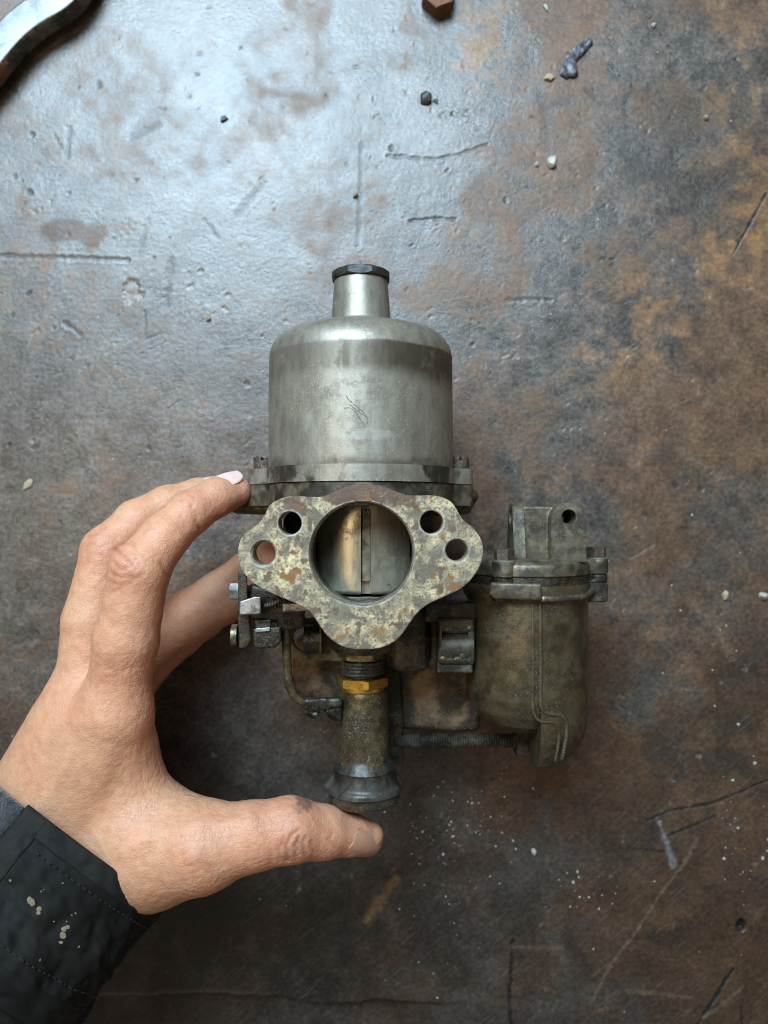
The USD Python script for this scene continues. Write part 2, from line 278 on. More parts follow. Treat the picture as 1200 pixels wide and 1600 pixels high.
# ------------------------------------------------------------------ the bench top
def graded(lo, hi, a, b, step, coarse):
    return np.concatenate([np.linspace(lo, a, coarse, endpoint=False), np.arange(a, b, step), np.linspace(b, hi, coarse)])
SC = H / 1200
def bench():
    xs, ys = graded(-420, 420, -204, 204, .64, 24), graded(-345, 520, -271, 271, .64, 24)
    X, Y = np.meshgrid(xs, ys); px, py = 600 + X / SC, 800 - Y / SC
    p3 = np.stack([X, Y, 0 * X], -1)
    f = lambda s, o, sd, sx=1, sy=1: meshkit.fbm(p3 * [s * sx, s * sy, 1] + 31.7 * sd, o, sd)
    warp = (f(.05, 3, 50) - .5) * 40
    big, mid, sml = f(.011, 4, 1), f(.035, 5, 2), f(.16, 5, 3)
    wxy = p3 + np.stack([warp, (f(.05, 3, 51) - .5) * 40, 0 * X], -1)
    cloud = meshkit.fbm(wxy * .022 + 9, 5, 5)
    blot = meshkit.fbm(wxy * .06 + 4, 5, 6)
    c = lambda *v: np.array(v)
    # mixture of bare grey steel, brown oxide, orange rust and black for oil and painted shade
    grey, brown, orange, black = c(.140, .114, .095), c(.185, .095, .048), c(.40, .19, .06), c(.034, .028, .023)
    m = lambda A, B, t: A * (1 - t[..., None]) + B * t[..., None]
    right = smf(px + (cloud - .5) * 700, 560, 1000)
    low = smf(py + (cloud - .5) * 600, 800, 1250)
    t_brown = np.clip(smf(cloud + .26 * right + .10 * low + (blot - .5) * .5 + (sml - .5) * .35, .42, .95), 0, 1)
    col = m(np.broadcast_to(grey, X.shape + (3,)), brown, t_brown)
    o = lambda cx, cy, rx, ry: np.exp(-(((px - cx) / rx) ** 2 + ((py - cy) / ry) ** 2))
    org = .55 * o(1050, 450, 130, 90) + .5 * o(1160, 200, 70, 120) + .35 * o(950, 560, 120, 60) + .45 * o(1180, 360, 60, 60) + .3 * o(760, 90, 60, 120) + .35 * o(700, 1130, 160, 90) + .4 * o(1190, 1520, 40, 60) + .25 * o(100, 850, 120, 80) + .3 * o(900, 1270, 120, 80) + .5 * o(650, 1060, 90, 60)
    col = m(col, orange, np.clip(smf(org + (blot - .5) * 1.3 + (sml - .5) * .8, .25, 1.0), 0, 1) * .75)
    col = m(col, brown * .75, smf(1.1 * o(125, 362, 52, 26) + .5 * o(90, 352, 20, 14) + .6 * o(185, 355, 22, 8) + (blot - .5) * 1.2 + (sml - .5) * .9, .42, .66) * .95)
    dk = .5 * o(1060, 240, 130, 110) + .45 * o(1150, 1050, 130, 160) + .35 * o(1000, 720, 160, 120) + .35 * o(960, 420, 80, 60) + .6 * o(370, 1430, 380, 200) + .45 * low + .5 * o(300, 1180, 160, 120)  # dark stains, plus painted shade low down and under the hand
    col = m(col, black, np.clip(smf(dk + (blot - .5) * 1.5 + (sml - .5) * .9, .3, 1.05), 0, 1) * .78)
    col *= (.62 + .76 * mid)[..., None] * (.5 + 1.0 * sml)[..., None] * (1 - .45 * smf(py + (cloud - .5) * 500, 900, 1600))[..., None]  # last factor paints the light's falloff into the colour of the lower bench
    gloss = .13 + .16 * (cloud - .5) + .14 * t_brown + .26 * (blot - .5) + .30 * (sml - .5)
    z = (big - .5) * 1.6 + (mid - .5) * .7 + (sml - .5) * .16
    # scratches, dents and smears: (pixel path, width px, depth mm, tone, amount)
    def seg_d(pts):
        d = np.full(X.shape, 1e9)
        for (x0, y0), (x1, y1) in zip(pts[:-1], pts[1:]):
            t = np.clip(((px - x0) * (x1 - x0) + (py - y0) * (y1 - y0)) / ((x1 - x0) ** 2 + (y1 - y0) ** 2), 0, 1)
            d = np.minimum(d, np.hypot(px - x0 - t * (x1 - x0), py - y0 - t * (y1 - y0)))
        return d
    D, TAN, PALE, OR = c(.03, .026, .022), c(.24, .16, .10), c(.42, .43, .44), c(.30, .17, .07)
    marks = [([(-10, 400), (100, 403), (200, 406)], 4, .7, D, .45), ([(565, 225), (563, 310), (560, 385)], 4, .3, D, .35), ([(605, 243), (680, 249), (720, 241), (762, 224)], 3, .6, D, .5),
        ([(640, 346), (680, 342), (712, 343)], 3, .7, D, .45), ([(372, 335), (395, 308), (411, 285)], 7, .35, D, .4), ([(205, 216), (246, 194)], 5, .3, D, .4), ([(108, 200), (104, 245)], 5, .3, D, .4), ([(84, 208), (95, 231)], 2.5, .3, D, .5),
        ([(268, 405), (263, 440), (258, 482)], 6, .35, D, .35), ([(226, 488), (228, 530), (250, 521)], 2, .3, D, .4), ([(1197, 303), (1172, 350), (1145, 398)], 2, .8, D * .4, .95),
        ([(866, 744), (900, 778), (930, 806)], 3, .3, TAN, .6), ([(930, 806), (965, 840), (993, 868)], 2, .35, D, .5), ([(985, 872), (1022, 851)], 2, .4, TAN, .6), ([(1078, 938), (1112, 968), (1146, 1028)], 6, .3, TAN, .45),
        ([(1012, 1282), (1050, 1266), (1110, 1256), (1160, 1236), (1205, 1216)], 2.2, .7, D * .3, .95), ([(965, 1326), (1000, 1327), (1040, 1331)], 2, .5, D * .3, .9), ([(1042, 1306), (1080, 1292), (1118, 1275)], 2.2, .6, D * .3, .85),
        ([(1030, 1285), (1038, 1306)], 3, .1, PALE, .45), ([(1036, 1306), (1046, 1328), (1051, 1352)], 5, .1, PALE, .4), ([(1016, 1284), (1022, 1310)], 9, .3, D, .8), ([(1091, 1308), (1068, 1350), (1035, 1392), (990, 1460), (955, 1505), (925, 1562)], 2.5, .3, TAN, .55),
        ([(801, 1470), (798, 1530), (796, 1545), (799, 1605)], 3, 1.2, D * .2, 1.), ([(1146, 1513), (1120, 1555), (1088, 1605)], 3.4, 1.2, D * .2, 1.), ([(1160, 1541), (1128, 1570), (1098, 1590)], 3, .3, TAN, .5), ([(1158, 1574), (1160, 1605)], 2.5, .8, D * .3, .8),
        ([(620, 1374), (604, 1392)], 7, -.1, OR, .7), ([(596, 1406), (574, 1438)], 9, -.1, OR, .7), ([(850, 150), (853, 228)], 8, .1, c(.10, .06, .035), .5), ([(862, 165), (885, 160)], 7, .1, D, .4), ([(990, 135), (978, 160)], 6, .2, D, .5),
        ([(915, 140), (930, 150)], 5, .2, D, .5), ([(940, 404), (960, 406)], 2.2, .4, D, .8), ([(790, 470), (835, 467), (860, 470)], 4, .5, c(.10, .06, .03), .6), ([(690, 180), (760, 175)], 6, .3, D, .25), ([(320, 345), (340, 372)], 4, .3, D, .3),
        ([(100, 505), (125, 522)], 4, .4, D, .45), ([(232, 345), (215, 400)], 5, .2, D, .25), ([(462, 1510), (490, 1545)], 6, .9, D * .4, .8), ([(470, 655), (520, 640)], 4, .2, D, .3), ([(1060, 700), (1120, 745)], 7, .15, TAN, .4), ([(560, 1465), (580, 1440)], 3, .3, D, .6),
        ([(20, 1010), (60, 1000)], 4, .3, PALE * .5, .3), ([(800, 1480), (880, 1482)], 3, .2, TAN, .3), ([(980, 1548), (1080, 1558)], 3, -.35, TAN, .4), ([(640, 1548), (730, 1560), (800, 1572), (900, 1575), (960, 1560), (990, 1545)], 8, -.35, c(.10, .085, .07), .3)]
    r2 = np.random.default_rng(5)
    for _ in range(110):                                        # many more small random marks
        x, y, a, L = r2.uniform(0, 1200), r2.uniform(0, 1600), r2.uniform(0, 6.28), r2.uniform(4, 34)
        marks.append(([(x, y), (x + math.cos(a) * L, y + math.sin(a) * L)], r2.uniform(.8, 2.0), r2.uniform(.08, .3), [D, D, TAN, PALE * .5][r2.integers(4)], r2.uniform(.06, .3)))
    for _ in range(300):                                        # pits and small dark spots
        x, y = r2.uniform(0, 1200), r2.uniform(0, 1600)
        marks.append(([(x, y), (x + r2.uniform(-4, 4), y + r2.uniform(-4, 4))], 1.2 + 3.2 * r2.random() ** 3, r2.uniform(.15, .7), D, r2.uniform(.4, 1.0)))
    rag = (f(.45, 3, 77) - .5) * 7 + (mid - .5) * 4
    for pts, w, dep, tone, amt in marks:
        q = np.array(pts); w4 = w * 2.5 + 8
        jx, jy = np.where((xs / SC + 600 > q[:, 0].min() - w4) & (xs / SC + 600 < q[:, 0].max() + w4))[0], np.where((800 - ys / SC > q[:, 1].min() - w4) & (800 - ys / SC < q[:, 1].max() + w4))[0]
        if len(jx) < 2 or len(jy) < 2: continue
        sl = np.s_[jy[0]:jy[-1] + 1, jx[0]:jx[-1] + 1]
        PX, PY = px[sl], py[sl]; d = np.full(PX.shape, 1e9)
        for (x0, y0), (x1, y1) in zip(pts[:-1], pts[1:]):
            t = np.clip(((PX - x0) * (x1 - x0) + (PY - y0) * (y1 - y0)) / ((x1 - x0) ** 2 + (y1 - y0) ** 2 + 1e-9), 0, 1)
            d = np.minimum(d, np.hypot(PX - x0 - t * (x1 - x0), PY - y0 - t * (y1 - y0)))
        d = d + rag[sl] * min(1, w / 3)
        dep *= .38; k = 1 - smf(d, w * .15, w * 1.5); gloss[sl] += .16 * k * amt
        col[sl] = m(col[sl], tone, k * amt); z[sl] -= dep * k; z[sl] += .25 * dep * np.exp(-((d - w * 1.5) / (w * .5)) ** 2)
    gloss = gloss + .22 * smf(1.1 * o(125, 362, 52, 26) + .5 * o(90, 352, 20, 14) + (blot - .5) * 1.2, .45, .62) + .12 * smf(org, .3, .8)
    # chipped patch, drilled hole, rolled front edge
    chip = o(208, 456, 17, 19) + (sml - .5) * 1.4
    k = smf(chip + (f(.45, 3, 78) - .5) * 1.2, .35, .75); col = m(col, c(.26, .18, .13), k * .6); z -= .4 * k; z += .3 * o(208, 456, 26, 28) * (f(.3, 3, 79) - .5) * 2
    hole = np.hypot((px - 1158), (py - 1446) * .8); k = 1 - smf(hole + rag * .3, 6, 8.5); col = m(col, c(.006, .006, .006), k); z -= 3 * k
    edge = py - (1553 + 10 * smf(px, 300, 700) + (f(.03, 3, 33) - .5) * 26 + (sml - .5) * 8)
    drop = smf(edge, 0, 12) * (1 - smf(px, 560, 760)); z -= 9 * drop
    col = m(col, c(.17, .125, .08), np.exp(-(edge / 5) ** 2) * (1 - smf(px, 260, 480)) * .7)
    z -= 14 * smf(-Y, 271, 284)
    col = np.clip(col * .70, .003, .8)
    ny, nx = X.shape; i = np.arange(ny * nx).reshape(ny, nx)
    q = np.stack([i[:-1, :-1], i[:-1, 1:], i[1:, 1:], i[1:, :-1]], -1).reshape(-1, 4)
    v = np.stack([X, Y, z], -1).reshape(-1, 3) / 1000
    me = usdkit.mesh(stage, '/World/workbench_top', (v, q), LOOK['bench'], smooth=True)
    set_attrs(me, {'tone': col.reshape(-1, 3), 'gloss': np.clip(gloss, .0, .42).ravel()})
    meta(me.GetPrim(), 'scratched, rust-stained steel workbench top the carburettor is held over', 'workbench', kind='structure')
    from scipy.interpolate import RegularGridInterpolator
    return RegularGridInterpolator((ys, xs), z)
bench_z = bench()

# ------------------------------------------------------------------ the carburettor
AX, AZ, DA = -9.81, H - 327, 327.0
carb = Thing('carburettor', (AX, -128, AZ), 'old grimy cast-metal side-draught carburettor with domed chamber, held up in a hand', 'carburettor')
ZF = H - 285.0
def fp(px, py, d=285.0): return np.array([(px - 600) / 1200 * d, (800 - py) / 1200 * d])
BX, BY, BR = *fp(565.5, 866), 19.2

def dome():
    prof = [(0, 22), (33, 17.9), (39.0, 17.9)]
    prof = [(36, 16.5), (39.15, 16.5), (39.0, 30), (38.7, 64)]
    for a in np.linspace(0, 80, 14)[1:]:
        r = math.radians(a); prof.append((26.4 + 12.3 * math.cos(r), 64 + 12.2 * math.sin(r)))
    prof += [(22, 77.5), (15, 79.0), (13.2, 79.8), (12.6, 81), (11.4, 98), (10.6, 98.4), (9, 98.4), (9, 60), (30, 60), (36, 50)]
    m = lathe_y(prof, (AX, AZ), 160)
    w = worn(m, .85, .07, .25, 4)
    v = w.vertices; y, x = v[:, 1], v[:, 0] - AX
    nz = meshkit.fbm(v * [.08, .08, .08], 4, 9); st = meshkit.fbm(v * [.6, .035, .6], 4, 12)
    paint = np.tile([.10, .078, .052], (len(v), 1)); band = smf(y + (nz - .5) * 5, 50 - 6 * smf(x, 5, 30), 57) * (1 - smf(y + (nz - .5) * 1.5, 64.6, 65.6)) * (.5 + .5 * smf(x, -30, 22))
    foot = (1 - smf(y + (nz - .5) * 12, 18, 23)) * .9
    am = np.clip(band * 1.0 + foot * .9 + smf(st, .55, .8) * .22, 0, 1)
    blotch = .8 * np.exp(-((x - 3) / 15) ** 2 - ((y - 29) / 3.5) ** 2) + .6 * np.exp(-((x + 18) / 7) ** 2 - ((y - 34) / 7) ** 2)
    lightp = smf(blotch + (nz - .5) * 1.4, .35, .6)
    paint = np.where((lightp > am)[:, None], [.42, .39, .33], paint); am = np.maximum(am, lightp * .7)
    am = np.where(y > 66, am * .25, am)
    carb.add('suction_chamber', w, 'dome_metal', smooth=40, attrs={'paint': paint, 'amount': am})
dome()
# scratch marks on the front of the chamber
def on_dome(px, py, r=39.05):
    for d in [288.0] * 4:
        x = (px - 600) / 1200 * d
        for _ in range(4):
            zz = AZ + math.sqrt(max(r * r - (x - AX) ** 2, 0)); d = H - zz; x = (px - 600) / 1200 * d
    return np.array([x, (800 - py) / 1200 * d, zz])
for pts in ([(541, 618), (556, 634), (571, 648), (574, 662)], [(537, 638), (552, 640), (563, 655), (570, 664)], [(546, 632), (560, 642), (573, 652)]):
    pr = spline([on_dome(*q) for q in pts], 24); pr += (rng.random(pr.shape) - .5) * .25
    carb.add('scratch_mark', tube(pr, .10, 6), 'cast_metal', smooth=True)
# oil cap: eight-lobed rim
cap = CS([[(12.9 * math.cos(a) * (1 + .03 * math.cos(8 * a)), 12.9 * math.sin(a) * (1 + .03 * math.cos(8 * a))) for a in np.linspace(0, 2 * np.pi, 96, endpoint=False)]])
capm = (MF.cylinder(3.4, 13.1, 13.1, 8).rotate((0, 0, 22.5)) ^ MF.revolve(CS([[(0, 0), (12.2, 0), (13.0, .7), (13.0, 2.6), (12.0, 3.4), (0, 3.4)]]), 64)) + MF.cylinder(4.6, 10.2, 9.2, 40)
carb.add('chamber_cap', worn(capm.rotate((-90, 0, 0)).translate((AX, 98.2, AZ)), .9, .22, .5, 2), 'cap_black')

def plate_outline(r, lx, lr, grow=0):
    c = CS.circle(r + grow, 120)
    for s, x in ((-1, AX - lx[0]), (1, AX + lx[1])):
        lug = CS.batch_hull([CS.circle(lr + grow, 40).translate((s * lx[0 if s < 0 else 1], 0)), CS.square((8, 2 * (lr + 5 + grow)), True).translate((s * 32, 0))])
        c = c + lug
    return c.offset(-3.5, circular_segments=32).offset(3.5, circular_segments=32).offset(3, circular_segments=32).offset(-3, circular_segments=32)
def flat_y(cs, y0, y1, bevel=.6):
    """outline in the x-z plane, extruded along y"""
    m = ext(cs, y1 - y0, bevel)
    return m.rotate((-90, 0, 0)).mirror((0, 0, 1)).translate((AX, y0, AZ)) if False else m.rotate((-90, 0, 0)).translate((AX, y0, AZ))
LUGL, LUGR, LR = 42.0, 41.6, 6.0
top = flat_y(plate_outline(39.9, (LUGL, LUGR), LR), 11.7, 18.2, .7)
w = worn(top, 1.2, .08, .4, 6); v = w.vertices
nz = meshkit.fbm(v * .18, 4, 21)
am = smf(nz + .30 * np.exp(-((np.abs(v[:, 0] - AX) - 31) / 6) ** 2), .55, .75)  # random grime, plus painted shade in the notches at the lug roots
carb.add('chamber_flange', w, 'dome_metal', attrs={'paint': np.tile([.055, .048, .036], (len(v), 1)), 'amount': np.clip(am, 0, 1)})
low = flat_y(plate_outline(39.3, (LUGL, LUGR), LR), 2.6, 11.5, .5)
low = low + rbox(AX - 47.5, AX + 47.2, 2.0, 8, AZ - 6, AZ + 5, 2.6)
w = worn(low, 1.3, .12, .4, 8); v = w.vertices
nz = meshkit.fbm(v * .15, 4, 23)
carb.add('body_flange', w, 'cast_metal', attrs={'paint': np.tile([.03, .027, .022], (len(v), 1)), 'amount': np.clip(smf(nz, .40, .6) * (1 - .6 * smf(np.abs(v[:, 0] - AX), 40, 45)), 0, 1)})
ledge = MF.batch_hull([MF.sphere(3.2, 20).translate((x, y, z)) for x, y, z in ((-64, 2.4, AZ - 22), (-64, 2.4, AZ - 8), (-40, 8, AZ - 30), (38, 8, AZ - 30), (38, 7, AZ - 8), (-50, 8, AZ - 6), (36.5, 2, AZ - 20), (-40, 1.5, AZ - 6), (30, 1.5, AZ - 10))])
carb.add('rear_ledge', worn(ledge, 1.6, .2, .3, 5), 'old_brass', attrs={'paint': np.tile([.03, .026, .02], (1, 1)).repeat(len(worn(ledge, 1.6, .2, .3, 5).vertices), 0), 'amount': np.full(len(worn(ledge, 1.6, .2, .3, 5).vertices), .35)})
# chamber screws
for x in (AX - LUGL + .6, AX + LUGR + .2):
    s = lathe_y([(0, 18), (4.2, 18), (4.3, 18.5), (4.3, 22.8), (3.9, 23.4), (0, 23.4)], (x, AZ), 36)
    s -= rbox(x - .65, x + .65, 21.8, 26, AZ - 8, AZ + 8, .1).rotate((0, 0, 0))
    carb.add('chamber_screw', worn(s, .8, .1, .6, 2), 'rusty_steel')

# ---- mounting flange
FL = [(504,775.5),(528.5,765),(546,758.7),(574,756),(595,759),(616,767),(630,772),(665,774),(686,775.5),(700,781),(712,793),(721,809),(735,821),(749,838),(755,856),(752.5,877),(742,898),(721,919),(693,933),(665,947),(644,968),(630,989),(612.5,1005),(591.5,1013),(567,1015),(546,1013.5),(525,1005),(507.5,989),(493.5,968),(479.5,952),(455,940),(430.5,929.5),(402.5,915.5),(383,898),(373,877),(372,856),(381.5,835),(402.5,819),(413,805),(420,791),(434,781),(455,775.5),(479.5,776)]
out = CS([smooth_poly([fp(*q) for q in FL], 260)[::-1]])
fl = ext(out, 9.5, .55, 3)
fl -= MF.cylinder(40, BR, BR, 140).translate((BX, BY, -10))
fl -= MF.cylinder(3, BR - .2, BR + .75, 140).translate((BX, BY, 8.9 - 2.2))
for hx, hy, hr in ((453, 817.5, 18), (674.5, 816, 18)):
    x, y = fp(hx, hy); r = hr * .2375; fl -= MF.cylinder(30, r, r, 56).translate((x, y, -10)); fl -= MF.cylinder(1, r - .3, r + .6, 56).translate((x, y, 8.75))
for hx, hy, r, ch in ((412, 865, 4.25, .95), (714, 860.5, 4.0, .6)):
    x, y = fp(hx, hy); fl -= MF.cylinder(30, r, r, 56).translate((x, y, -10)); fl -= MF.cylinder(2, r - .2, r + ch + .25, 56).translate((x, y, 7.9))
w = worn(fl, .6, .10, .55, 11); w.apply_translation((0, 0, ZF - 9.5)); v = w.vertices
fx, fy = 600 + v[:, 0] / .2375, 800 - v[:, 1] / .2375
nz, nf, nz2 = meshkit.fbm(v * .16, 5, 31), meshkit.fbm(v * .5, 4, 32), meshkit.fbm(v * .34, 5, 37)
G = lambda cx, cy, rx, ry: np.exp(-((fx - cx) / rx) ** 2 - ((fy - cy) / ry) ** 2)
rust_brown, rust_orange, greyp, cream = [.115, .062, .036], [.22, .095, .028], [.225, .19, .135], [.70, .56, .29]
topr = smf(1.0 * G(560, 768, 95, 26) + .55 * G(450, 795, 45, 22) + .4 * G(660, 790, 40, 18) + (nz - .5) * 1.6 + (nf - .5) * .7, .30, .58)
brn = smf((meshkit.fbm(v * .33, 4, 39) - .5) * 2.4 + (nf - .5) * 1.2, .22, .55)
orr = smf(.75 * G(683, 905, 26, 24) * (1 - .75 * G(682, 908, 13, 12)) + .5 * G(676, 870, 9, 12) + .5 * G(640, 940, 12, 16) + .5 * G(600, 990, 40, 12) + .35 * G(455, 900, 26, 22) + .45 * G(622, 958, 12, 10) + .3 * G(560, 985, 60, 20) + .4 * G(665, 785, 20, 20) + (nz - .5) * 1.5 + (nf - .5) * 1.6, .42, .70)
grp = smf(.5 * G(715, 845, 40, 50) + .4 * G(400, 860, 30, 50) + .45 * G(525, 960, 40, 30) + .3 * G(640, 950, 40, 25) + .25 * G(480, 850, 30, 60) + (nz2 - .5) * 2.0 + (nf - .5) * 1.4, .12, .48)
crp = smf(.7 * G(683, 906, 18, 17) + .5 * G(455, 875, 50, 35) + .6 * G(560, 985, 55, 22) + .35 * G(430, 910, 50, 25) + (nz - .5) * 1.0 + (nf - .5) * .9, .40, .62)
paint = np.tile(np.array(greyp), (len(v), 1)); am = grp * .6
for k, cc, a in ((crp, cream, .75), (brn, [.12, .075, .042], .85), (topr, rust_brown, .92), (orr, rust_orange, .68)):
    sel = k > .02; kk = k[:, None]; paint = paint * (1 - kk) + np.array(cc) * kk; am = np.maximum(am, k * a)
rimd = np.abs(np.hypot(v[:, 0] - BX, v[:, 1] - BY) - BR - .35)
for hx, hy, r in ((453, 817.5, 4.6), (674.5, 816, 4.6), (412, 865, 5.0), (714, 860.5, 4.6)): rimd = np.minimum(rimd, np.abs(np.hypot(v[:, 0] - fp(hx, hy)[0], v[:, 1] - fp(hx, hy)[1]) - r))
rim = (1 - smf(rimd + (nf - .5) * 1.0, .15, .5)) * (v[:, 2] > ZF - 1.6) * .6
paint = paint * (1 - rim[:, None]) + np.array([.62, .62, .60]) * rim[:, None]; am = np.maximum(am, rim)
carb.add('mounting_flange', w, 'flange_metal', smooth=40, label='rust-mottled cream mounting flange with four holes round the bore', attrs={'paint': paint, 'amount': np.clip(am * 1.15, 0, 1)})

# ---- bore, piston, body
sleeve = MF.cylinder(88, 24.5, 24.5, 120).translate((BX, BY, ZF - 9.3 - 88)) 
sleeve += rbox(AX - 30, AX + 30, -33, 4, AZ - 30, ZF - 14, 4)
sleeve += MF.batch_hull([MF.cylinder(20, 20, 20, 60).translate((BX, BY - 2, ZF - 40)), MF.cylinder(20, 8, 8, 40).translate((AX + 1, -47, ZF - 52))])
sleeve += lathe_y([(0, -59), (12.5, -59), (13.5, -57), (13.5, -30), (0, -30)], (AX + .8, AZ), 48)
sleeve -= MF.cylinder(120, BR + .05, BR + .05, 140).translate((BX, BY, ZF - 110))
for hx, hy, hr in ((412, 865, 8), (714, 860.5, 8)):
    x, y = fp(hx, hy); sleeve -= MF.cylinder(200, hr, hr, 40).translate((x, y, 0))
sleeve -= MF.cylinder(30, 4.3, 4.3, 40).translate((*fp(453, 817.5), ZF - 30)) + MF.cylinder(30, 4.3, 4.3, 40).translate((*fp(674.5, 816), ZF - 30))
carb.add('body', worn(sleeve, 1.8, .12, .3, 14), 'dark_cast')
PZ = AZ - 4.0
pist = lathe_y([(0, -32.6), (27.4, -32.6), (28.0, -32.0), (28.3, -31), (28.3, 12), (0, 12)], (BX + .1, PZ), 200) ^ MF.cylinder(80, 18.9, 18.9, 120).rotate((-90, 0, 0)).translate((BX, -45, PZ + 18))
pist -= rbox(BX + 1.0 - 1.9, BX + 1.0 + 1.9, -40, 20, PZ + 24.5, PZ + 40, .3)
carb.add('piston', pist, 'piston_metal', smooth=30)
carb.add('piston_key', worn(rbox(BX + 1.0 - 1.85, BX + 1.0 + 1.85, -27.6, -1.0, PZ + 22, PZ + 26.6, .4), 1, .06), 'cast_metal')
carb.add('guide_screw', worn(cyl((BX + 1.2, -.5, PZ + 24), (BX + 1.2, -.5, PZ + 28.6), 1.7), .5, .15, .8), 'greasy_black')
carb.add('jet_bridge', rbox(BX - 18, BX + 18, -36, -33.7, AZ - 20, AZ + 22, .5), 'dark_cast')
arc = spline([P(604, 913, 309), P(609, 914, 309), P(611, 918, 309), P(608, 922, 309)], 14)
arc[:, :2] *= .985; arc[:, 2] = PZ + np.sqrt(28.35 ** 2 - (arc[:, 0] - BX - .1) ** 2); carb.add('stamped_mark', tube(arc, .16, 6), 'greasy_black', smooth=True)

# ---- jet assembly
JX = P(567, 0, DA)[0]; J = (JX, AZ); yk = lambda py: (800 - py) / 1200 * 317.5
hexa_y = lambda y0, y1, af, roll: hexa((JX, y0, AZ), (0, 1, 0), af, y1 - y0, roll)
metal('nut_metal', (.22, .17, .09), (.38, .30, .17), (.06, .045, .025), metallic=.8, rough=(.3, .45), scale=200, bump=.0001)
carb.add('gland_nut', worn(hexa_y(yk(1034), yk(1019), 18.6, 24), 1, .08), 'nut_metal')
pts = [(JX + 8.2 * math.cos(a), yk(1035) - 1.0 - (yk(1035) - yk(1062) - 2) * a / (7 * math.pi), AZ + 8.2 * math.sin(a)) for a in np.linspace(0, 7 * math.pi, 150)]
carb.add('jet_spring', tube(pts, .95, 10), 'dark_cast', smooth=True)
carb.add('jet_stem', lathe_y([(0, yk(1064)), (6.6, yk(1064)), (6.6, yk(1030)), (0, yk(1030))], J, 40), 'greasy_black')
bn = hexa_y(yk(1078), yk(1064.5), 19.2, 14) + lathe_y([(0, yk(1086)), (9.0, yk(1086)), (9.3, yk(1084)), (9.3, yk(1078)), (0, yk(1078))], J, 48)
carb.add('adjusting_nut', worn(bn, .9, .06), 'brass', label='clean bright brass adjusting nut')
jt = [(0, -123.4), (12.8, -123.2), (14.6, -122.4), (15.2, -121.0), (15.2, -118.6), (15.9, -117.6), (15.5, -115.8), (14.2, -114.6), (13.2, -110.6), (12.9, -109.0), (13.2, -108.4), (12.0, -106.6), (10.8, -104), (10.4, -100), (9.8, yk(1092)), (9.5, yk(1086)), (8.8, yk(1084.5)), (0, yk(1084.5))]
jm = lathe_y(jt, (JX + .6, AZ), 96)
jm += MF.batch_hull([MF.sphere(2.2, 16).translate((JX - 14.4, -116, AZ + 2)), MF.sphere(1.6, 16).translate((JX - 8, -108, AZ + 4)), MF.sphere(3, 16).translate((JX - 4, -117.5, AZ))])
jm += MF.batch_hull([MF.sphere(2.6, 16).translate((JX + 14.6, -117.5, AZ - 3)), MF.sphere(1.6, 16).translate((JX + 9, -105, AZ - 2)), MF.sphere(3, 16).translate((JX + 4, -117.5, AZ))])
w = worn(jm, 1.0, .22, .35, 17); v = w.vertices; nz = meshkit.fbm(v * .2, 4, 41)
foot = smf(-v[:, 1] + (nz - .5) * 6, 103.5, 107.5) * (1 - .9 * smf(-v[:, 1] + (nz - .5) * 3, 118.6, 119.8))
mid_ = smf(-v[:, 1] + (nz - .5) * 8, 83, 88) * smf(nz, .38, .6)
am = np.clip(foot * .95 + mid_ * .75, 0, 1)
carb.add('jet_bearing', w, 'old_brass', label='tarnished brass jet tube with a wide grimy foot', attrs={'paint': np.where((foot > .3)[:, None], [.058, .053, .046], [.045, .036, .022]), 'amount': am})

# ---- float bowl
QX, QZ = 61.05, H - 330.0
ql = lambda prof, s=120: lathe_y(prof, (QX, QZ), s)
bowl = ql([(0, -92.5), (8, -92.3), (15, -90.8), (20, -87.6), (23.6, -82.5), (25.4, -76), (25.8, -68), (25.9, -37), (26.6, -35.2), (27.2, -33.4), (26.9, -31.2), (26.2, -29.6), (0, -29.6)])
foot = ql([(0, -109), (7, -108.8), (13, -107.2), (18, -104), (22, -99), (24.6, -93), (25.7, -86), (25.75, -60), (0, -60)]) ^ rbox(62.2, 100, -120, -40, QZ + 2, QZ + 40, 1.6)
foot = foot + (foot.translate((0, 0, -14)) ^ rbox(63.5, 86, -106, -40, QZ - 14, QZ + 6, 1))
bowl += foot
w = worn(bowl, 1.2, .12, .22, 18); v = w.vertices; nz = meshkit.fbm(v * .13, 5, 51); st = meshkit.fbm(v * [.25, .06, .25], 4, 52)
lx = v[:, 0] - QX
lightp = smf(.5 * np.exp(-((lx + 8) / 8) ** 2) * smf(v[:, 1], -75, -38) + .25 * np.exp(-((lx - 5.5) / 2) ** 2) + (st - .5) * 1.2, .25, .6)  # left of centre lightened: the lamp's reflection painted into the colour
darkp = smf(nz + .10 * smf(lx, 8, 25), .52, .7)  # random dark patches, more on the right as painted shade
am = np.maximum(lightp * .55, darkp * .75)
carb.add('float_bowl', w, 'bowl_metal', label='tall olive-grey float bowl with a foot at the lower right', attrs={'paint': np.where((darkp * .75 > lightp * .55)[:, None], [.028, .021, .012], [.19, .145, .075]), 'amount': am})
def on_bowl(px, py, off=0.0):
    d = 305.0
    for _ in range(6):
        x = (px - 600) / 1200 * d; y = (800 - py) / 1200 * d
        zb = QZ + math.sqrt(max(25.8 ** 2 - (x - QX) ** 2, 0)) 
        d = H - zb
    return np.array([x, y, H - d + off])
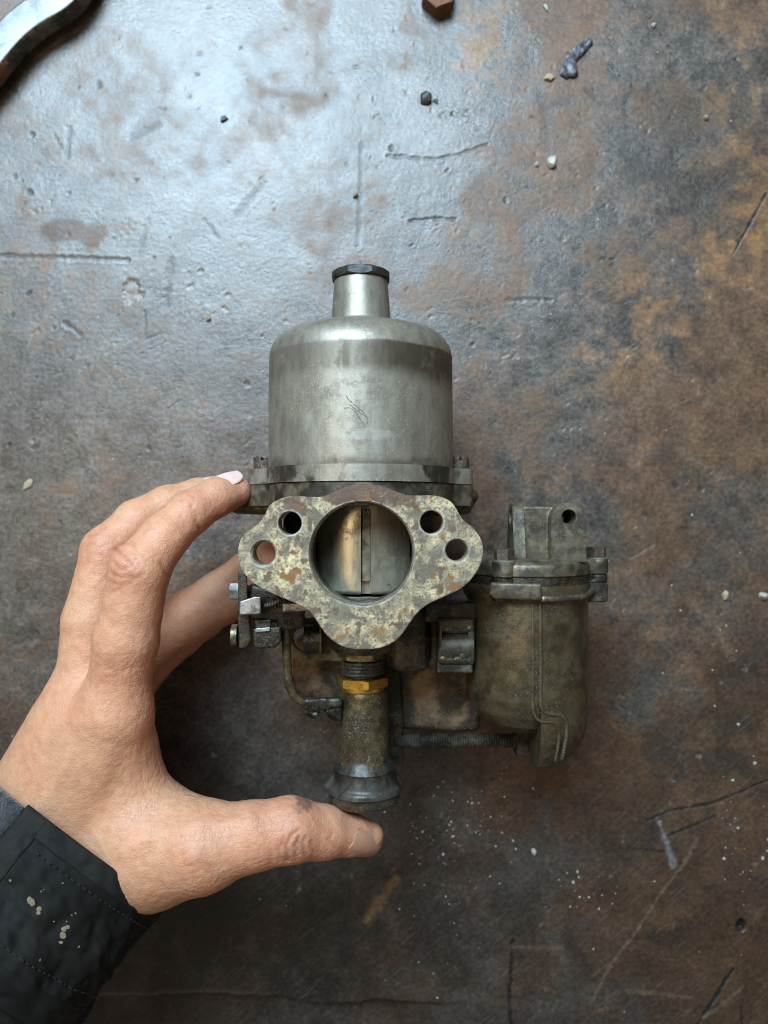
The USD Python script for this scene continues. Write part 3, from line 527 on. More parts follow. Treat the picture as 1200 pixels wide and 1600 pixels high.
for path, r in (([(833, 932), (833, 1000), (833, 1060), (833, 1104), (836, 1119), (846, 1128), (860, 1129), (870, 1133), (873, 1142), (873, 1160), (868, 1190)], .75), ([(845, 932), (845, 1000), (845, 1060), (845, 1098), (848, 1110), (858, 1116), (872, 1117), (882, 1123), (885, 1134), (884, 1158), (878, 1188)], .95)):
    pr = spline([on_bowl(*q, -.4) for q in path], 60); pr[:, 2] = [on_bowl(600 + p[0] / (H - p[2]) * 1200, 800 - p[1] / (H - p[2]) * 1200, -.4)[2] for p in pr]
    from scipy.ndimage import gaussian_filter1d
    pr[:, 2] = gaussian_filter1d(pr[:, 2], 1.5)
    tb = tube(pr, r, 12); carb.add('bowl_rib', tb, 'bowl_metal', smooth=True, attrs={'paint': np.tile([.13, .105, .068], (len(tb.vertices), 1)), 'amount': np.full(len(tb.vertices), .35), 'edge': np.full(len(tb.vertices), .14)})
lid = ql([(0, -19.0), (20, -19.0), (24.5, -20.0), (26.0, -21.2), (26.4, -22.4), (26.4, -25.6), (25.6, -26.4), (0, -26.4)])
LUGS = [(QX - 12.6, QZ + 20.5), (QX + 29.5, QZ + 2.0), (QX - 14.5, QZ - 22.0)]
lug = lambda x, z, y0, y1, r: MF.batch_hull([lathe_y([(0, y0), (r - .4, y0), (r, y0 + .4), (r, y1 - .5), (r - .5, y1), (0, y1)], (x, z), 36), lathe_y([(0, y0), (4, y0), (4, y1), (0, y1)], (x + (QX - x) * .25, z + (QZ - z) * .25), 24)])
for x, z in LUGS: lid += lug(x, z, -26.2, -19.8, 5.0)
w = worn(lid, 1.1, .1, .4, 19); v = w.vertices; nz = meshkit.fbm(v * .2, 4, 61)
carb.add('bowl_lid', w, 'cast_metal', attrs={'paint': np.tile([.05, .042, .03], (len(v), 1)), 'amount': smf(nz - .012 * (v[:, 1] + 22), .42, .62) * .9})
gk = ql([(20, -29.8), (26.0, -29.8), (26.0, -26.3), (20, -26.3)])
for x, z in LUGS: gk += lug(x, z, -29.8, -26.3, 4.7)
carb.add('lid_gasket', worn(gk, 1, .18, .6, 3), 'greasy_black')
for k in range(3): carb.add('bowl_lug', worn(lug(*LUGS[k], [-36, -38, -36][k], -29.9, 4.85), 1.1, .12, .4), 'dark_cast')
lp = MF.batch_hull([MF.sphere(1.1, 14).translate(tuple(P(x, y, d))) for x, y, d in ((770, 914, 303), (768, 927, 303), (775, 932, 303), (842, 916, 301), (842, 934, 301), (770, 914, 314), (770, 932, 314), (842, 916, 314), (842, 934, 314))])
w = worn(lp, 1, .06); carb.add('lug_plate', w, 'cast_metal', attrs={'paint': np.tile([.06, .055, .045], (len(w.vertices), 1)), 'amount': np.full(len(w.vertices), .3)})
th = np.linspace(math.radians(88), math.radians(4), 50)
carb.add('bowl_clip', tube(np.stack([QX + 27.3 * np.cos(th), -34.3 + 0 * th + 1.6 * smf(np.cos(th), .7, 1), QZ + 27.3 * np.sin(th)], 1), 1.25, 12), 'cast_metal', smooth=True, attrs=None)
for k, (x, z) in enumerate(LUGS):
    b = hexa((x, -19.9, z), (0, 1, 0), 7.4, 5.0, [10, 35, 0][k]); wsh = lathe_y([(0, -20.2), (4.6, -20.2), (4.6, -19.3), (0, -19.3)], (x, z), 36)
    p = carb.add('lid_bolt', worn(b, .8, .1, .6), 'rusty_steel'); carb.add('washer', wsh, 'bright_steel' if k == 2 else 'dark_cast', parent=p)
# inlet tower with its two drilled ears
tz = lambda d: H - d
TB, TT = -20.5, 3.9
tower = rbox(57.5, 72.5, TB, 2.6, tz(341), tz(319), 1.2)
ear = CS.batch_hull([CS.circle(6.4, 40).translate((tz(324), TT - 6.4)), CS.square((22.5, 2)).translate((tz(336), TB))])
earm = ext(ear, 4.6, .6).translate((0, 0, -2.3)).transform(np.column_stack([(0, 0, 1.0), (0, 1.0, 0), (-1.0, 0, 0), (55.6, 0, 0)]))
tower += earm
boss = CS.batch_hull([CS.circle(7.15, 48).translate((75.25, TT - 7.3)), CS.square((14.3, 2)).translate((68.1, TB))])
tower += ext(boss, 24, .7).translate((0, 0, tz(336)))
tower -= cyl((75.1, -1.9, tz(305)), (75.1, -1.9, tz(331)), 2.9) + cyl((75.1, -1.9, tz(312.6)), (75.1, -1.9, tz(311)), 2.7, 3.6)
tower -= cyl((50, -2.2, tz(324)), (62, -2.2, tz(324)), 3.1)
w = worn(tower, 1.0, .1, .35, 23); v = w.vertices; nz = meshkit.fbm(v * .16, 4, 63)
carb.add('fuel_inlet', w, 'cast_metal', label='upright inlet bracket with two rounded drilled ears', attrs={'paint': np.tile([.12, .098, .066], (len(v), 1)), 'amount': np.clip(smf(nz, .38, .62) * .6 + smf(-v[:, 1], 12, 20) * .35, 0, 1)})
carb.add('pivot_pin', cyl((73.6, -2.6, tz(322)), (73.6, -2.6, tz(328)), 1.6), 'old_brass')
# arm from body to bowl
arm = rbox(0, 44, -67, -33, tz(350), tz(325), 5) + rbox(2, 20, -68, -36, tz(346), tz(320), 6)
arm += rbox(*P(684, 0, 314)[:1], *P(742, 0, 314)[:1], -62.5, -43.5, tz(330), tz(313), 1.6)
arm += rbox(P(664, 0, 316)[0], P(745, 0, 316)[0], -45.5, -37.5, tz(335), tz(317), 1.2)
arm -= rbox(P(690, 0, 314)[0], P(731, 0, 314)[0], -59.5, -48.5, tz(316.5), tz(300), .6)
arm += cyl(P(688, 1010, 318), P(738, 1010, 318), 6)
arm += rbox(P(683, 0, 316)[0], P(738, 0, 316)[0], -66, -61.2, tz(335), tz(314.2), .8)
carb.add('bowl_arm', worn(arm, 1.4, .14, .35, 25), 'dark_cast')
for q in ((734, 981), (692, 1029), (716, 1030), (722, 1024)):
    c = P(*q, 313.4); carb.add('casting_lump', worn(MF.sphere(1.5, 16).scale((1.2, 1, .7)).translate(tuple(c)), .8, .4, .9), 'bowl_metal')
rc = MF.batch_hull([MF.sphere(3, 16).translate(tuple(P(x, y, d))) for d in (350, 370) for x, y in ((468, 1000), (468, 1070), (482, 1080), (560, 1100), (612, 1128), (740, 1132), (740, 1000))])
carb.add('rear_casting', worn(rc, 1.2, .35, .25, 15), 'rear_metal', label='rust-brown casting behind the jet tube')
# long threaded stop bolt
rod0, rod1 = P(612, 1157, 345), P(806, 1157, 345)
prof = [(0, 0)]; L = rod1[0] - rod0[0]
for k in range(int(L / 1.15)): prof += [(2.75, k * 1.15), (3.35, k * 1.15 + .58)]
prof += [(2.8, L), (0, L)]
rod = MF.revolve(CS([prof]), 32); rod = orient(rod, rod0, (1, 0, 0))
pth = carb.add('stop_bolt', rod, 'dark_cast', smooth=25)
carb.add('bolt_head', worn(hexa(rod1 - [.5, 0, 0], (1, 0, 0), 12.6, 6.0, 0), 1, .1), 'dark_cast', parent=pth)
brk = MF.batch_hull([MF.sphere(2, 14).translate(tuple(P(x, y, d))) for x, y, d in ((600, 1120, 345), (624, 1128, 345), (600, 1190, 345), (624, 1186, 345), (600, 1120, 360), (624, 1186, 360), (600, 1010, 350), (620, 1010, 350))])
carb.add('bolt_bracket', worn(brk, 1.5, .15), 'greasy_black')

# ---- throttle linkage at the left
D0 = 312.0
def hullp(pts, r=.6): return MF.batch_hull([MF.sphere(r, 10).translate(tuple(P(*q))) for q in pts])
def slab(poly, d0, d1, r=.5): return hullp([(x, y, d0) for x, y in poly] + [(x, y, d1) for x, y in poly], r)
carb.add('throttle_spindle', cyl(P(372, 924, 318), P(500, 924, 318), 2.6), 'dark_cast')
carb.add('spindle_bolt', worn(hexa(P(376, 924, 314), (-1, 0, 0), 6.2, 4.2, 12), .7, .1), 'bright_steel')
lv = slab([(374, 896), (384, 896), (386, 955), (374, 955)], 308, 330) + slab([(374, 955), (388, 955), (390, 1000), (384, 1010), (376, 1010)], 311, 328, .7)
carb.add('throttle_lever', worn(lv, 1, .12), 'greasy_black')
carb.add('lever_tab', worn(slab([(377, 941), (396, 937), (398, 934), (406, 934), (406, 956), (403, 958), (376, 959)], 303.5, 306.5, .45), .9, .06), 'bright_steel', label='bare bright bent tab on the throttle lever')
carb.add('lever_disc', worn(cyl(P(363, 993, 318), P(372, 993, 318), 4.7), .8, .12), 'old_brass')
cam_ = slab([(398, 985), (436, 982), (437, 1000), (430, 1008), (416, 1010), (400, 1010)], 308, 322, .8) + slab([(400, 970), (422, 970), (420, 984), (402, 984)], 310, 318, .8)
carb.add('fast_idle_cam', worn(cam_, 1, .15), 'greasy_black')
carb.add('cam_band', worn(slab([(400, 983), (421, 981), (421, 985), (400, 987)], 306.3, 309, .25), .8, .05), 'bright_steel')
gm = hullp([(396, 918, 312), (396, 962, 312), (450, 930, 310), (470, 948, 312), (450, 968, 312), (400, 962, 328), (470, 968, 330), (470, 930, 330)], 1.6)
gm += hullp([(434, 935, 310), (440, 980, 312), (470, 950, 310), (470, 976, 312), (440, 980, 325)], 1.6)
carb.add('linkage_block', worn(gm, 1, .45, .5, 9), 'greasy_black')
carb.add('return_spring', tube([P(412 + 26 * t, 946 - 9 * t * t + 2.0 * math.sin(t * 40), 308 + 1.4 * math.cos(t * 40)) for t in np.linspace(0, 1, 120)], .5, 8), 'dark_cast', smooth=True)
bar = slab([(443, 945), (498, 942), (498, 952), (443, 954)], 303, 309, .5)
carb.add('link_bar', worn(bar, 1, .1), 'bright_steel')
pl = CS.batch_hull([CS.circle(2.4, 24).translate(tuple(P(x, y, 332)[:2])) for x, y in ((461, 975), (461, 1022), (560, 1026), (560, 975))]) - CS.circle(5.6, 40).translate(tuple(P(478, 999, 332)[:2]))
wpl = worn(ext(pl, 2.6, .8).translate((0, 0, tz(334.6))), 1.1, .08)
carb.add('bracket_plate', wpl, 'cast_metal', attrs={'paint': np.tile([.2, .165, .09], (len(wpl.vertices), 1)), 'amount': np.full(len(wpl.vertices), .55)})
kn = cyl(P(476, 999, 328), P(501, 999, 328), 6.2, seg=28)
carb.add('idle_screw', worn(kn, .8, .35, .8, 4), 'greasy_black')
wk = worn(cyl(P(500, 999, 328), P(504, 999, 328), 6.6), 1, .05)
carb.add('screw_collar', wk, 'old_brass', attrs=None)
pipe = spline([P(446, 962, 316), P(447, 1000, 316), P(449, 1040, 317), P(452, 1068, 318), P(460, 1086, 319), P(474, 1097, 320), P(496, 1106, 321)], 60)
tb = tube(pipe, 1.85, 16); carb.add('drain_pipe', tb, 'old_brass', smooth=True, attrs={'paint': np.tile([.03, .025, .015], (len(tb.vertices), 1)), 'amount': smf(meshkit.fbm(tb.vertices * .25, 4, 71), .42, .62) * .8})
blob = hullp([(480, 1096, 319), (478, 1112, 319), (530, 1094, 320), (530, 1100, 320), (484, 1096, 330), (530, 1096, 330), (484, 1112, 328)], 1.4) + hullp([(478, 1108, 319), (494, 1118, 319), (486, 1118, 328), (490, 1104, 320)], 1.2) + hullp([(512, 1110, 320), (530, 1122, 321), (530, 1104, 321), (520, 1122, 326)], 1.2)
carb.add('pipe_bracket', worn(blob, .9, .5, .5, 6), 'greasy_black')

# ------------------------------------------------------------------ the hand
def cap_sdf(p, a, b, ra, rb):
    a, b = np.asarray(a, np.float32), np.asarray(b, np.float32); ba = b - a
    t = np.clip(((p - a) @ ba) / float(ba @ ba), 0, 1)
    return np.linalg.norm(p - a - t[:, None] * ba, axis=1) - (ra + (rb - ra) * t)
def smin(a, b, k):
    h = np.maximum(k - np.abs(a - b), 0) / k
    return np.minimum(a, b) - h * h * k * .25
def J_(px, py, d, rpx): return (P(px, py, d).astype(np.float32), rpx * d / 1200)
FING = {
 'index': [J_(180, 1108, 308, 47), J_(197, 1000, 302, 49), J_(219, 890, 299, 45), J_(255, 842, 304, 37), J_(298, 800, 311, 34), J_(340, 776, 318, 30), J_(368, 768, 323, 24)],
 'middle': [J_(134, 1070, 320, 46), J_(143, 970, 321, 43), J_(168, 862, 324, 39), J_(215, 815, 331, 34), J_(262, 790, 337, 30), J_(310, 775, 341, 27), J_(352, 768, 343, 22)],
 'ring': [J_(150, 1110, 346, 46), J_(190, 1050, 358, 42), J_(238, 1000, 366, 41), J_(300, 962, 368, 42), J_(345, 934, 368, 41), J_(392, 896, 366, 36), J_(420, 873, 364, 28)],
 'pinky': [J_(150, 1160, 362, 40), J_(190, 1100, 372, 34), J_(235, 1038, 377, 30), J_(285, 996, 378, 28), J_(320, 970, 377, 26), J_(350, 948, 376, 23)],
}
PALM = [(J_(95, 1310, 328, 96), J_(180, 1120, 307, 55)), (J_(75, 1290, 330, 90), J_(128, 1100, 322, 50)), (J_(75, 1310, 345, 90), J_(150, 1130, 346, 50)), (J_(90, 1320, 350, 85), J_(150, 1170, 362, 42)),
        (J_(-150, 1690, 288, 105), J_(95, 1315, 328, 98)), (J_(130, 1315, 335, 72), J_(230, 1318, 315, 76)), (J_(195, 1180, 316, 44), J_(215, 1260, 318, 50)), (J_(60, 1260, 332, 76), J_(110, 1140, 318, 54))]
THUMB = [J_(170, 1335, 336, 84), J_(235, 1330, 320, 80), J_(315, 1322, 308, 68), J_(395, 1306, 307, 50), J_(455, 1297, 309, 47), J_(505, 1300, 315, 38), J_(548, 1304, 321, 29), J_(576, 1306, 324, 23)]
def hand_sdf(p):
    palm = None
    for (a, ra), (b, rb) in PALM:
        d = cap_sdf(p, a, b, ra, rb); palm = d if palm is None else smin(palm, d, 14)
    def chain(js, k):
        f = None
        for (a, ra), (b, rb) in zip(js[:-1], js[1:]):
            d = cap_sdf(p, a, b, ra, rb); f = d if f is None else smin(f, d, k)
        return f
    out = smin(palm, chain(THUMB, 4), 14)
    res = out
    for k, js in FING.items(): res = smin(res, smin(palm, chain(js, 2.5), 9), .8)
    return res
def surface_nets(fn, lo, hi, h):
    n = np.ceil((np.array(hi) - lo) / h).astype(int) + 1
    ax = [lo[i] + h * np.arange(n[i]) for i in range(3)]
    S = 5; cn = (n + S - 1) // S + 1
    cg = np.stack(np.meshgrid(*[lo[i] + h * S * np.arange(cn[i]) for i in range(3)], indexing='ij'), -1).astype(np.float32)
    cd = fn(cg.reshape(-1, 3)).reshape(cn)
    full = np.repeat(np.repeat(np.repeat(cd, S, 0), S, 1), S, 2)
    off = S // 2
    full = full[off:off + n[0], off:off + n[1], off:off + n[2]].copy()
    near = np.abs(full) < h * S * 1.1
    idx = np.nonzero(near); pts = np.stack([ax[i][idx[i]] for i in range(3)], 1).astype(np.float32)
    full[near] = fn(pts)
    V = full; ins = V < 0
    cnt = np.zeros(n - 1, int); acc = np.zeros((*(n - 1), 3)); num = np.zeros(n - 1)
    base = np.stack(np.meshgrid(*[np.arange(k) for k in n], indexing='ij'), -1)
    quads = []
    for a in range(3):
        s0 = [slice(None)] * 3; s1 = [slice(None)] * 3; s0[a] = slice(0, -1); s1[a] = slice(1, None)
        A, B = V[tuple(s0)], V[tuple(s1)]; cross = (A < 0) != (B < 0)
        e = np.argwhere(cross); t = A[cross] / (A[cross] - B[cross]); pt = e.astype(float); pt[:, a] += t
        b, c = (a + 1) % 3, (a + 2) % 3; cells = []
        for db, dc in ((0, 0), (1, 0), (1, 1), (0, 1)):
            q = e.copy(); q[:, b] -= db; q[:, c] -= dc; cells.append(q)
            ok = np.all((q >= 0) & (q < n - 1), axis=1)
            np.add.at(acc, tuple(q[ok].T), pt[ok]); np.add.at(num, tuple(q[ok].T), 1)
        ok = np.all([np.all((q >= 0) & (q < n - 1), axis=1) for q in cells], axis=0)
        qd = np.stack([np.ravel_multi_index(q[ok].T, n - 1) for q in cells], 1)
        flip = (A[cross] > 0)[ok]; qd[flip] = qd[flip][:, ::-1]; quads.append(qd)
    act = num > 0; ids = -np.ones(act.size, int); ids[act.ravel()] = np.arange(act.sum())
    v = acc[act] / num[act][:, None] * h + lo
    q = ids[np.vstack(quads)]
    return v, np.vstack([q[:, [0, 1, 2]], q[:, [0, 2, 3]]])

hv, hf = surface_nets(hand_sdf, np.array([-215.0, -215, 18]), np.array([4.0, 22, 150]), .85)
hm = trimesh.Trimesh(hv, hf, process=False)
if hm.volume < 0: hm.invert()
trimesh.smoothing.filter_taubin(hm, iterations=8)
hv = np.array(hm.vertices); hn = np.array(hm.vertex_normals)
# skin folds: short grooves across the joints, given by photo pixels on the side that faces the camera
hd = H - hv[:, 2]; hx, hy = 600 + hv[:, 0] / hd * 1200, 800 - hv[:, 1] / hd * 1200
disp = np.zeros(len(hv)); red = np.zeros(len(hv))
def fold(pts, w, dep, dmax=335):
    d = np.full(len(hv), 1e9)
    for (x0, y0), (x1, y1) in zip(pts[:-1], pts[1:]):
        t = np.clip(((hx - x0) * (x1 - x0) + (hy - y0) * (y1 - y0)) / ((x1 - x0) ** 2 + (y1 - y0) ** 2), 0, 1)
        d = np.minimum(d, np.hypot(hx - x0 - t * (x1 - x0), hy - y0 - t * (y1 - y0)))
    k = np.exp(-(d / w) ** 2) * (hd < dmax) * (hn[:, 2] > -.2)
    globals()['disp'] = disp - .75 * dep * k; globals()['red'] = np.maximum(red, k * min(1, dep * 1.3))
for f_ in (([(182, 858), (196, 872), (206, 882)], 3.2, .55), ([(176, 876), (190, 890), (206, 884)], 3, .45), ([(174, 895), (190, 902), (206, 900)], 3.2, .55), ([(172, 908), (188, 915), (208, 905)], 3, .35), ([(176, 925), (200, 915), (225, 895)], 3, .3), ([(186, 852), (204, 846), (214, 858)], 3, .3),
           ([(276, 772), (292, 768), (304, 778), (300, 790)], 3, .25), ([(282, 782), (292, 778), (298, 784)], 2.5, .25), ([(306, 812), (312, 826)], 3, .6), ([(262, 900), (252, 880)], 4, .5),
           ([(448, 1345), (447, 1320), (455, 1305), (466, 1298)], 3.2, .75), ([(462, 1343), (460, 1322), (468, 1306)], 3, .65), ([(478, 1336), (474, 1318), (478, 1308)], 3, .6), ([(490, 1330), (487, 1316)], 3, .5), ([(436, 1346), (436, 1326), (444, 1310)], 3, .45), ([(470, 1252), (466, 1262), (452, 1272)], 3, .3), ([(424, 1350), (424, 1330)], 3, .3),
           ([(140, 838), (150, 834)], 3, .4), ([(136, 852), (148, 850)], 3, .4), ([(296, 1352), (312, 1346), (330, 1352)], 4, .35), ([(300, 1364), (318, 1358), (334, 1364)], 4, .3), ([(520, 1300), (516, 1312), (524, 1324)], 3, .35)): fold(*f_)
def puff(cx, cy, r, h, dmax=335):
    k = np.exp(-((hx - cx) ** 2 + (hy - cy) ** 2) / r ** 2) * (hd < dmax); globals()['disp'] = disp + .65 * h * k; return k
puff(192, 885, 24, .8); puff(150, 845, 20, .6); puff(302, 1335, 34, 1.4); puff(110, 1130, 36, .5); puff(440, 1252, 22, .7); puff(150, 1200, 30, .8)
warm0 = sum(np.exp(-((hx - cx) ** 2 + (hy - cy) ** 2) / r ** 2) for cx, cy, r in ((195, 885, 50), (150, 850, 36), (296, 785, 40), (455, 1300, 75), (320, 1345, 70), (170, 1060, 70), (240, 1240, 80)))
# tendon and vein relief on the back of the hand, and an all-over fine crumple
def ridge(pts, w, h):
    d = np.full(len(hv), 1e9)
    for (x0, y0), (x1, y1) in zip(pts[:-1], pts[1:]):
        t = np.clip(((hx - x0) * (x1 - x0) + (hy - y0) * (y1 - y0)) / ((x1 - x0) ** 2 + (y1 - y0) ** 2), 0, 1)
        d = np.minimum(d, np.hypot(hx - x0 - t * (x1 - x0), hy - y0 - t * (y1 - y0)))
    globals()['disp'] = disp + h * np.exp(-(d / w) ** 2) * (hd < 345)
ridge([(70, 1260), (105, 1190), (120, 1130)], 14, .7); ridge([(190, 1330), (250, 1300), (310, 1290), (390, 1280)], 14, .6); ridge([(130, 1310), (170, 1250), (190, 1190)], 16, -.6)
disp += (meshkit.fbm(hv * .11, 3, 81) - .5) * .45 + (meshkit.fbm(hv * .5, 2, 82) - .5) * .2 - .22 * np.clip(1 - np.abs(meshkit.fbm(hv * [.30, .62, .45], 3, 85) - .5) * 14, 0, 1) * np.clip(.35 + warm0, 0, 1)
hv2 = hv + hn * disp[:, None]
n1 = meshkit.fbm(hv * .06, 4, 83)
GG = lambda cx, cy, r: np.exp(-((hx - cx) ** 2 + (hy - cy) ** 2) / r ** 2)
warm = np.clip(.9 * GG(195, 885, 34) + .8 * GG(148, 850, 26) + .6 * GG(298, 785, 30) + .9 * GG(370, 775, 50) + .7 * GG(450, 1300, 60) + .6 * GG(560, 1300, 50) + .25 * GG(110, 1130, 50) + .6 * GG(170, 1050, 30) + .4 * GG(310, 1350, 40), 0, 1) * (.45 + .5 * n1)
skin = np.array([.57, .28, .163]) * (1 - warm[:, None]) + np.array([.50, .20, .125]) * warm[:, None]
skin = skin * (1 - .35 * np.clip(red, 0, 1)[:, None] * np.array([.7, 1.1, 1.2]))
grime = smf(.7 * GG(475, 1252, 26) + .55 * GG(450, 1330, 34) + .3 * GG(350, 800, 40) + .3 * GG(560, 1292, 40) + (meshkit.fbm(hv * .3, 4, 84) - .5) * 1.1, .42, .75)
skin = skin * (1 - .65 * grime[:, None]) + np.array([.09, .065, .05]) * .55 * grime[:, None]
person = Thing('person', P(-60, 1600, 345), 'bare hand and dark sleeved forearm gripping the carburettor between thumb and fingers', 'person')
person.add('hand', (hv2, hm.faces), 'skin', smooth=True, attrs={'tone': skin})

def nail(center, along, normal, L, W, mat, bend=.35, th=.5):
    a = np.array(along, float); a /= np.linalg.norm(a); n = np.array(normal, float); n -= a * (n @ a); n /= np.linalg.norm(n); s = np.cross(n, a)
    U, Vv = np.meshgrid(np.linspace(-1, 1, 25), np.linspace(-1, 1, 25)); r = .35 + .65 * 1
    wsc = np.sqrt(np.clip(1 - np.abs(U) ** 3.2 * .55, 0, 1))
    y = Vv * W / 2 * wsc; x = U * L / 2
    h = -bend * W * (Vv * wsc) ** 2 * .9 - .06 * L * U ** 2
    up = center + x[..., None] * a + y[..., None] * s + h[..., None] * n
    dn = up - th * n
    v = np.vstack([up.reshape(-1, 3), dn.reshape(-1, 3)]); i = np.arange(625).reshape(25, 25)
    q = np.stack([i[:-1, :-1], i[:-1, 1:], i[1:, 1:], i[1:, :-1]], -1).reshape(-1, 4); F = [q, q[:, ::-1] + 625]
    loop = np.r_[i[0, :-1], i[:-1, -1], i[-1, :0:-1], i[:0:-1, 0]]; l2 = np.roll(loop, -1)
    F.append(np.stack([loop, loop + 625, l2 + 625, l2], 1))
    q = np.vstack(F); return trimesh.Trimesh(v, np.vstack([q[:, [0, 1, 2]], q[:, [0, 2, 3]]]), process=False)
def nail_on(c, r, n, a, L, W, mat, **k):
    n = np.array(n, float); n -= np.array(a) * (n @ a) / (np.array(a) @ a); n /= np.linalg.norm(n)
    q = hv2 - c; h = q @ n; lat = np.linalg.norm(q - h[:, None] * n, axis=1); r = h[(lat < 2.0) & (h > 0)].max()
    person.add('nail', nail(c + n * (r + .12), a, n, L, W, mat), mat, smooth=40, **k)
nail_on(P(352, 773, 320.5), 7.0, (-.1, .93, .36), P(372, 765, 324) - P(330, 781, 317), 16, 11, 'nail')
nail_on(P(330, 772, 342), 7.0, (-.1, .95, .3), P(352, 768, 343) - P(310, 775, 341), 15, 10.5, 'nail')
sel = (hx > 536) & (hx < 590) & (hy > 1306) & (hy < 1332) & (hn[:, 2] > .05) & (hd < 326)
tc, tn = hv2[sel].mean(0), hn[sel].mean(0); tn /= np.linalg.norm(tn); ta = np.linalg.svd(hv2[sel] - tc)[2][0]; ta = ta * np.sign(ta[0]); ta -= tn * (ta @ tn); ta /= np.linalg.norm(ta)
top_ = ((hv2[sel] - tc) @ tn).max()
person.add('nail', nail(tc + tn * (top_ + .55) + ta * 2.2, ta, tn, 17, 11.5, 'thumb_nail', bend=.27), 'thumb_nail', smooth=40, label='thumbnail facing up beside the carburettor foot')

# ---- jacket sleeve
C0, axd = P(105, 1321, 325), np.array([-.53, -.70, .46]); axd /= np.linalg.norm(axd)
side = -np.cross(axd, [0, 0, 1.0]); side /= np.linalg.norm(side); upv = np.cross(side, axd)
if upv[2] < 0: upv = -upv
def sleeve_pt(s, th, off=0.0):
    """s mm along the arm from the cuff edge, th angle round it (0 = towards the camera)"""
    s, th = np.asarray(s, float), np.asarray(th, float)
    A, B = 46.5 - .02 * s + off, 41 + .04 * s + off
    wr = 2.6 * np.sin(s * .16 + 2.2 * np.sin(th * 2) + 1) * smf(s, 40, 70) + 1.4 * np.sin(s * .33 + 3 * th) * smf(s, 40, 66)
    base = C0 + s[..., None] * axd + ((A + wr) * np.sin(th))[..., None] * side + ((B + wr) * np.cos(th))[..., None] * upv
    return base
def grid_mesh(pt, closed=False):
    n, m = pt.shape[:2]; i = np.arange(n * m).reshape(n, m)
    if closed: i = np.hstack([i, i[:, :1]])
    q = np.stack([i[:-1, :-1], i[:-1, 1:], i[1:, 1:], i[1:, :-1]], -1).reshape(-1, 4)
    return pt.reshape(-1, 3), q
def shell(outer, inner, closed=True):
    v1, q = grid_mesh(outer, closed); v2, _ = grid_mesh(inner, closed); n = len(v1); r, c = outer.shape[:2]
    i = np.arange(r * c).reshape(r, c); F = [q, q[:, ::-1] + n]
    def rim(l, cl):
        l2 = np.roll(l, -1) if cl else l[1:]; l1 = l if cl else l[:-1]
        F.append(np.stack([l1, l1 + n, l2 + n, l2], 1))
    if closed: rim(i[0], True); rim(i[-1][::-1], True)
    else: rim(np.r_[i[0, :-1], i[:-1, -1], i[-1, :0:-1], i[:0:-1, 0]], True)
    q = np.vstack(F); tm = trimesh.Trimesh(np.vstack([v1, v2]), np.vstack([q[:, [0, 1, 2]], q[:, [0, 2, 3]]]), process=False)
    if tm.volume < 0: tm.invert()
    return tm
S_, TH = np.meshgrid(np.linspace(0, 175, 110), np.linspace(0, 2 * np.pi, 150, endpoint=False), indexing='ij')
rim_in = 1.2 * (1 - smf(S_, 0, 2.5))
crump = (meshkit.fbm(sleeve_pt(S_, TH) * .085, 4, 91) - .5) * 9 * smf(S_, -4, 24) + (meshkit.fbm(sleeve_pt(S_, TH) * .3, 3, 92) - .5) * 2.0
sl = person.add('sleeve', shell(sleeve_pt(S_, TH, crump - rim_in), sleeve_pt(S_, TH, crump - 2.2 + rim_in * .2)), 'wax_cloth', smooth=60, label='dark waxed jacket sleeve speckled with dried mud')
def patch(s0, s1, t0, t1, thick, mat, name, lift=.8, edge=None, rough=0, label=None):
    S, Tt = np.meshgrid(np.linspace(0, 1, 60), np.linspace(0, 1, 60), indexing='ij')
    s = s0(Tt) + (s1(Tt) - s0(Tt)) * S if callable(s0) else s0 + (s1 - s0) * S
    th = t0 + (t1 - t0) * Tt
    cr = (meshkit.fbm(sleeve_pt(s, th) * .085, 4, 91) - .5) * 9 * smf(s, -4, 24) + (meshkit.fbm(sleeve_pt(s, th) * .3, 3, 92) - .5) * 2.0
    if rough: cr = cr + (meshkit.fbm(sleeve_pt(s, th) * 1.1, 3, 95) - .5) * rough
    e = np.minimum(np.minimum(S, 1 - S) * abs(np.mean(s1(Tt) - s0(Tt)) if callable(s0) else s1 - s0), np.minimum(Tt, 1 - Tt) * abs(t1 - t0) * 44)
    rnd = thick * (1 - np.sqrt(np.clip(1 - (1 - np.clip(e / (thick * 1.2), 0, 1)) ** 2, 0, 1))) * .8
    return person.add(name, shell(sleeve_pt(s, th, cr + lift + thick - rnd), sleeve_pt(s, th, cr + lift - .6), False), mat, parent=sl, smooth=50, label=label)
patch(-3.5, 30, -1.75, -.42, 1.6, 'fleece', 'fleece_strip', .6, rough=1.3, label='fuzzy dark fastening strip on the cuff')
patch(-4.5, 46, -.30, 1.55, 1.6, 'wax_cloth', 'cuff_tab', .5)
patch(-5.2, 47, -.40, -.17, 1.5, 'cloth_edge', 'tab_binding', 1.6)
patch(-5.2, 2.6, -.38, 1.5, 1.3, 'cloth_edge', 'tab_hem', 1.5)
patch(38, 49, -1.75, 1.5, 1.2, 'wax_cloth', 'cuff_seam', 1.4)
def on_sleeve_line(s, th, off): 
    s, th = np.array(s, float), np.array(th, float)
    cr = (meshkit.fbm(sleeve_pt(s, th) * .085, 4, 91) - .5) * 9 * smf(s, -4, 24)
    return sleeve_pt(s, th, cr + off)
for (s0, s1, t0, t1) in ((5.5, 5.5, -.1, 1.3), (33.5, 33.5, -.1, 1.3)):
    for k in np.linspace(0, 1, 26)[:-1]:
        u = np.linspace(k, k + .024, 5); q = on_sleeve_line(s0 + (s1 - s0) * u, t0 + (t1 - t0) * u, 2.5)
        person.add('stitch', tube(q, .38, 6), 'seam_thread', parent=sl, smooth=True)
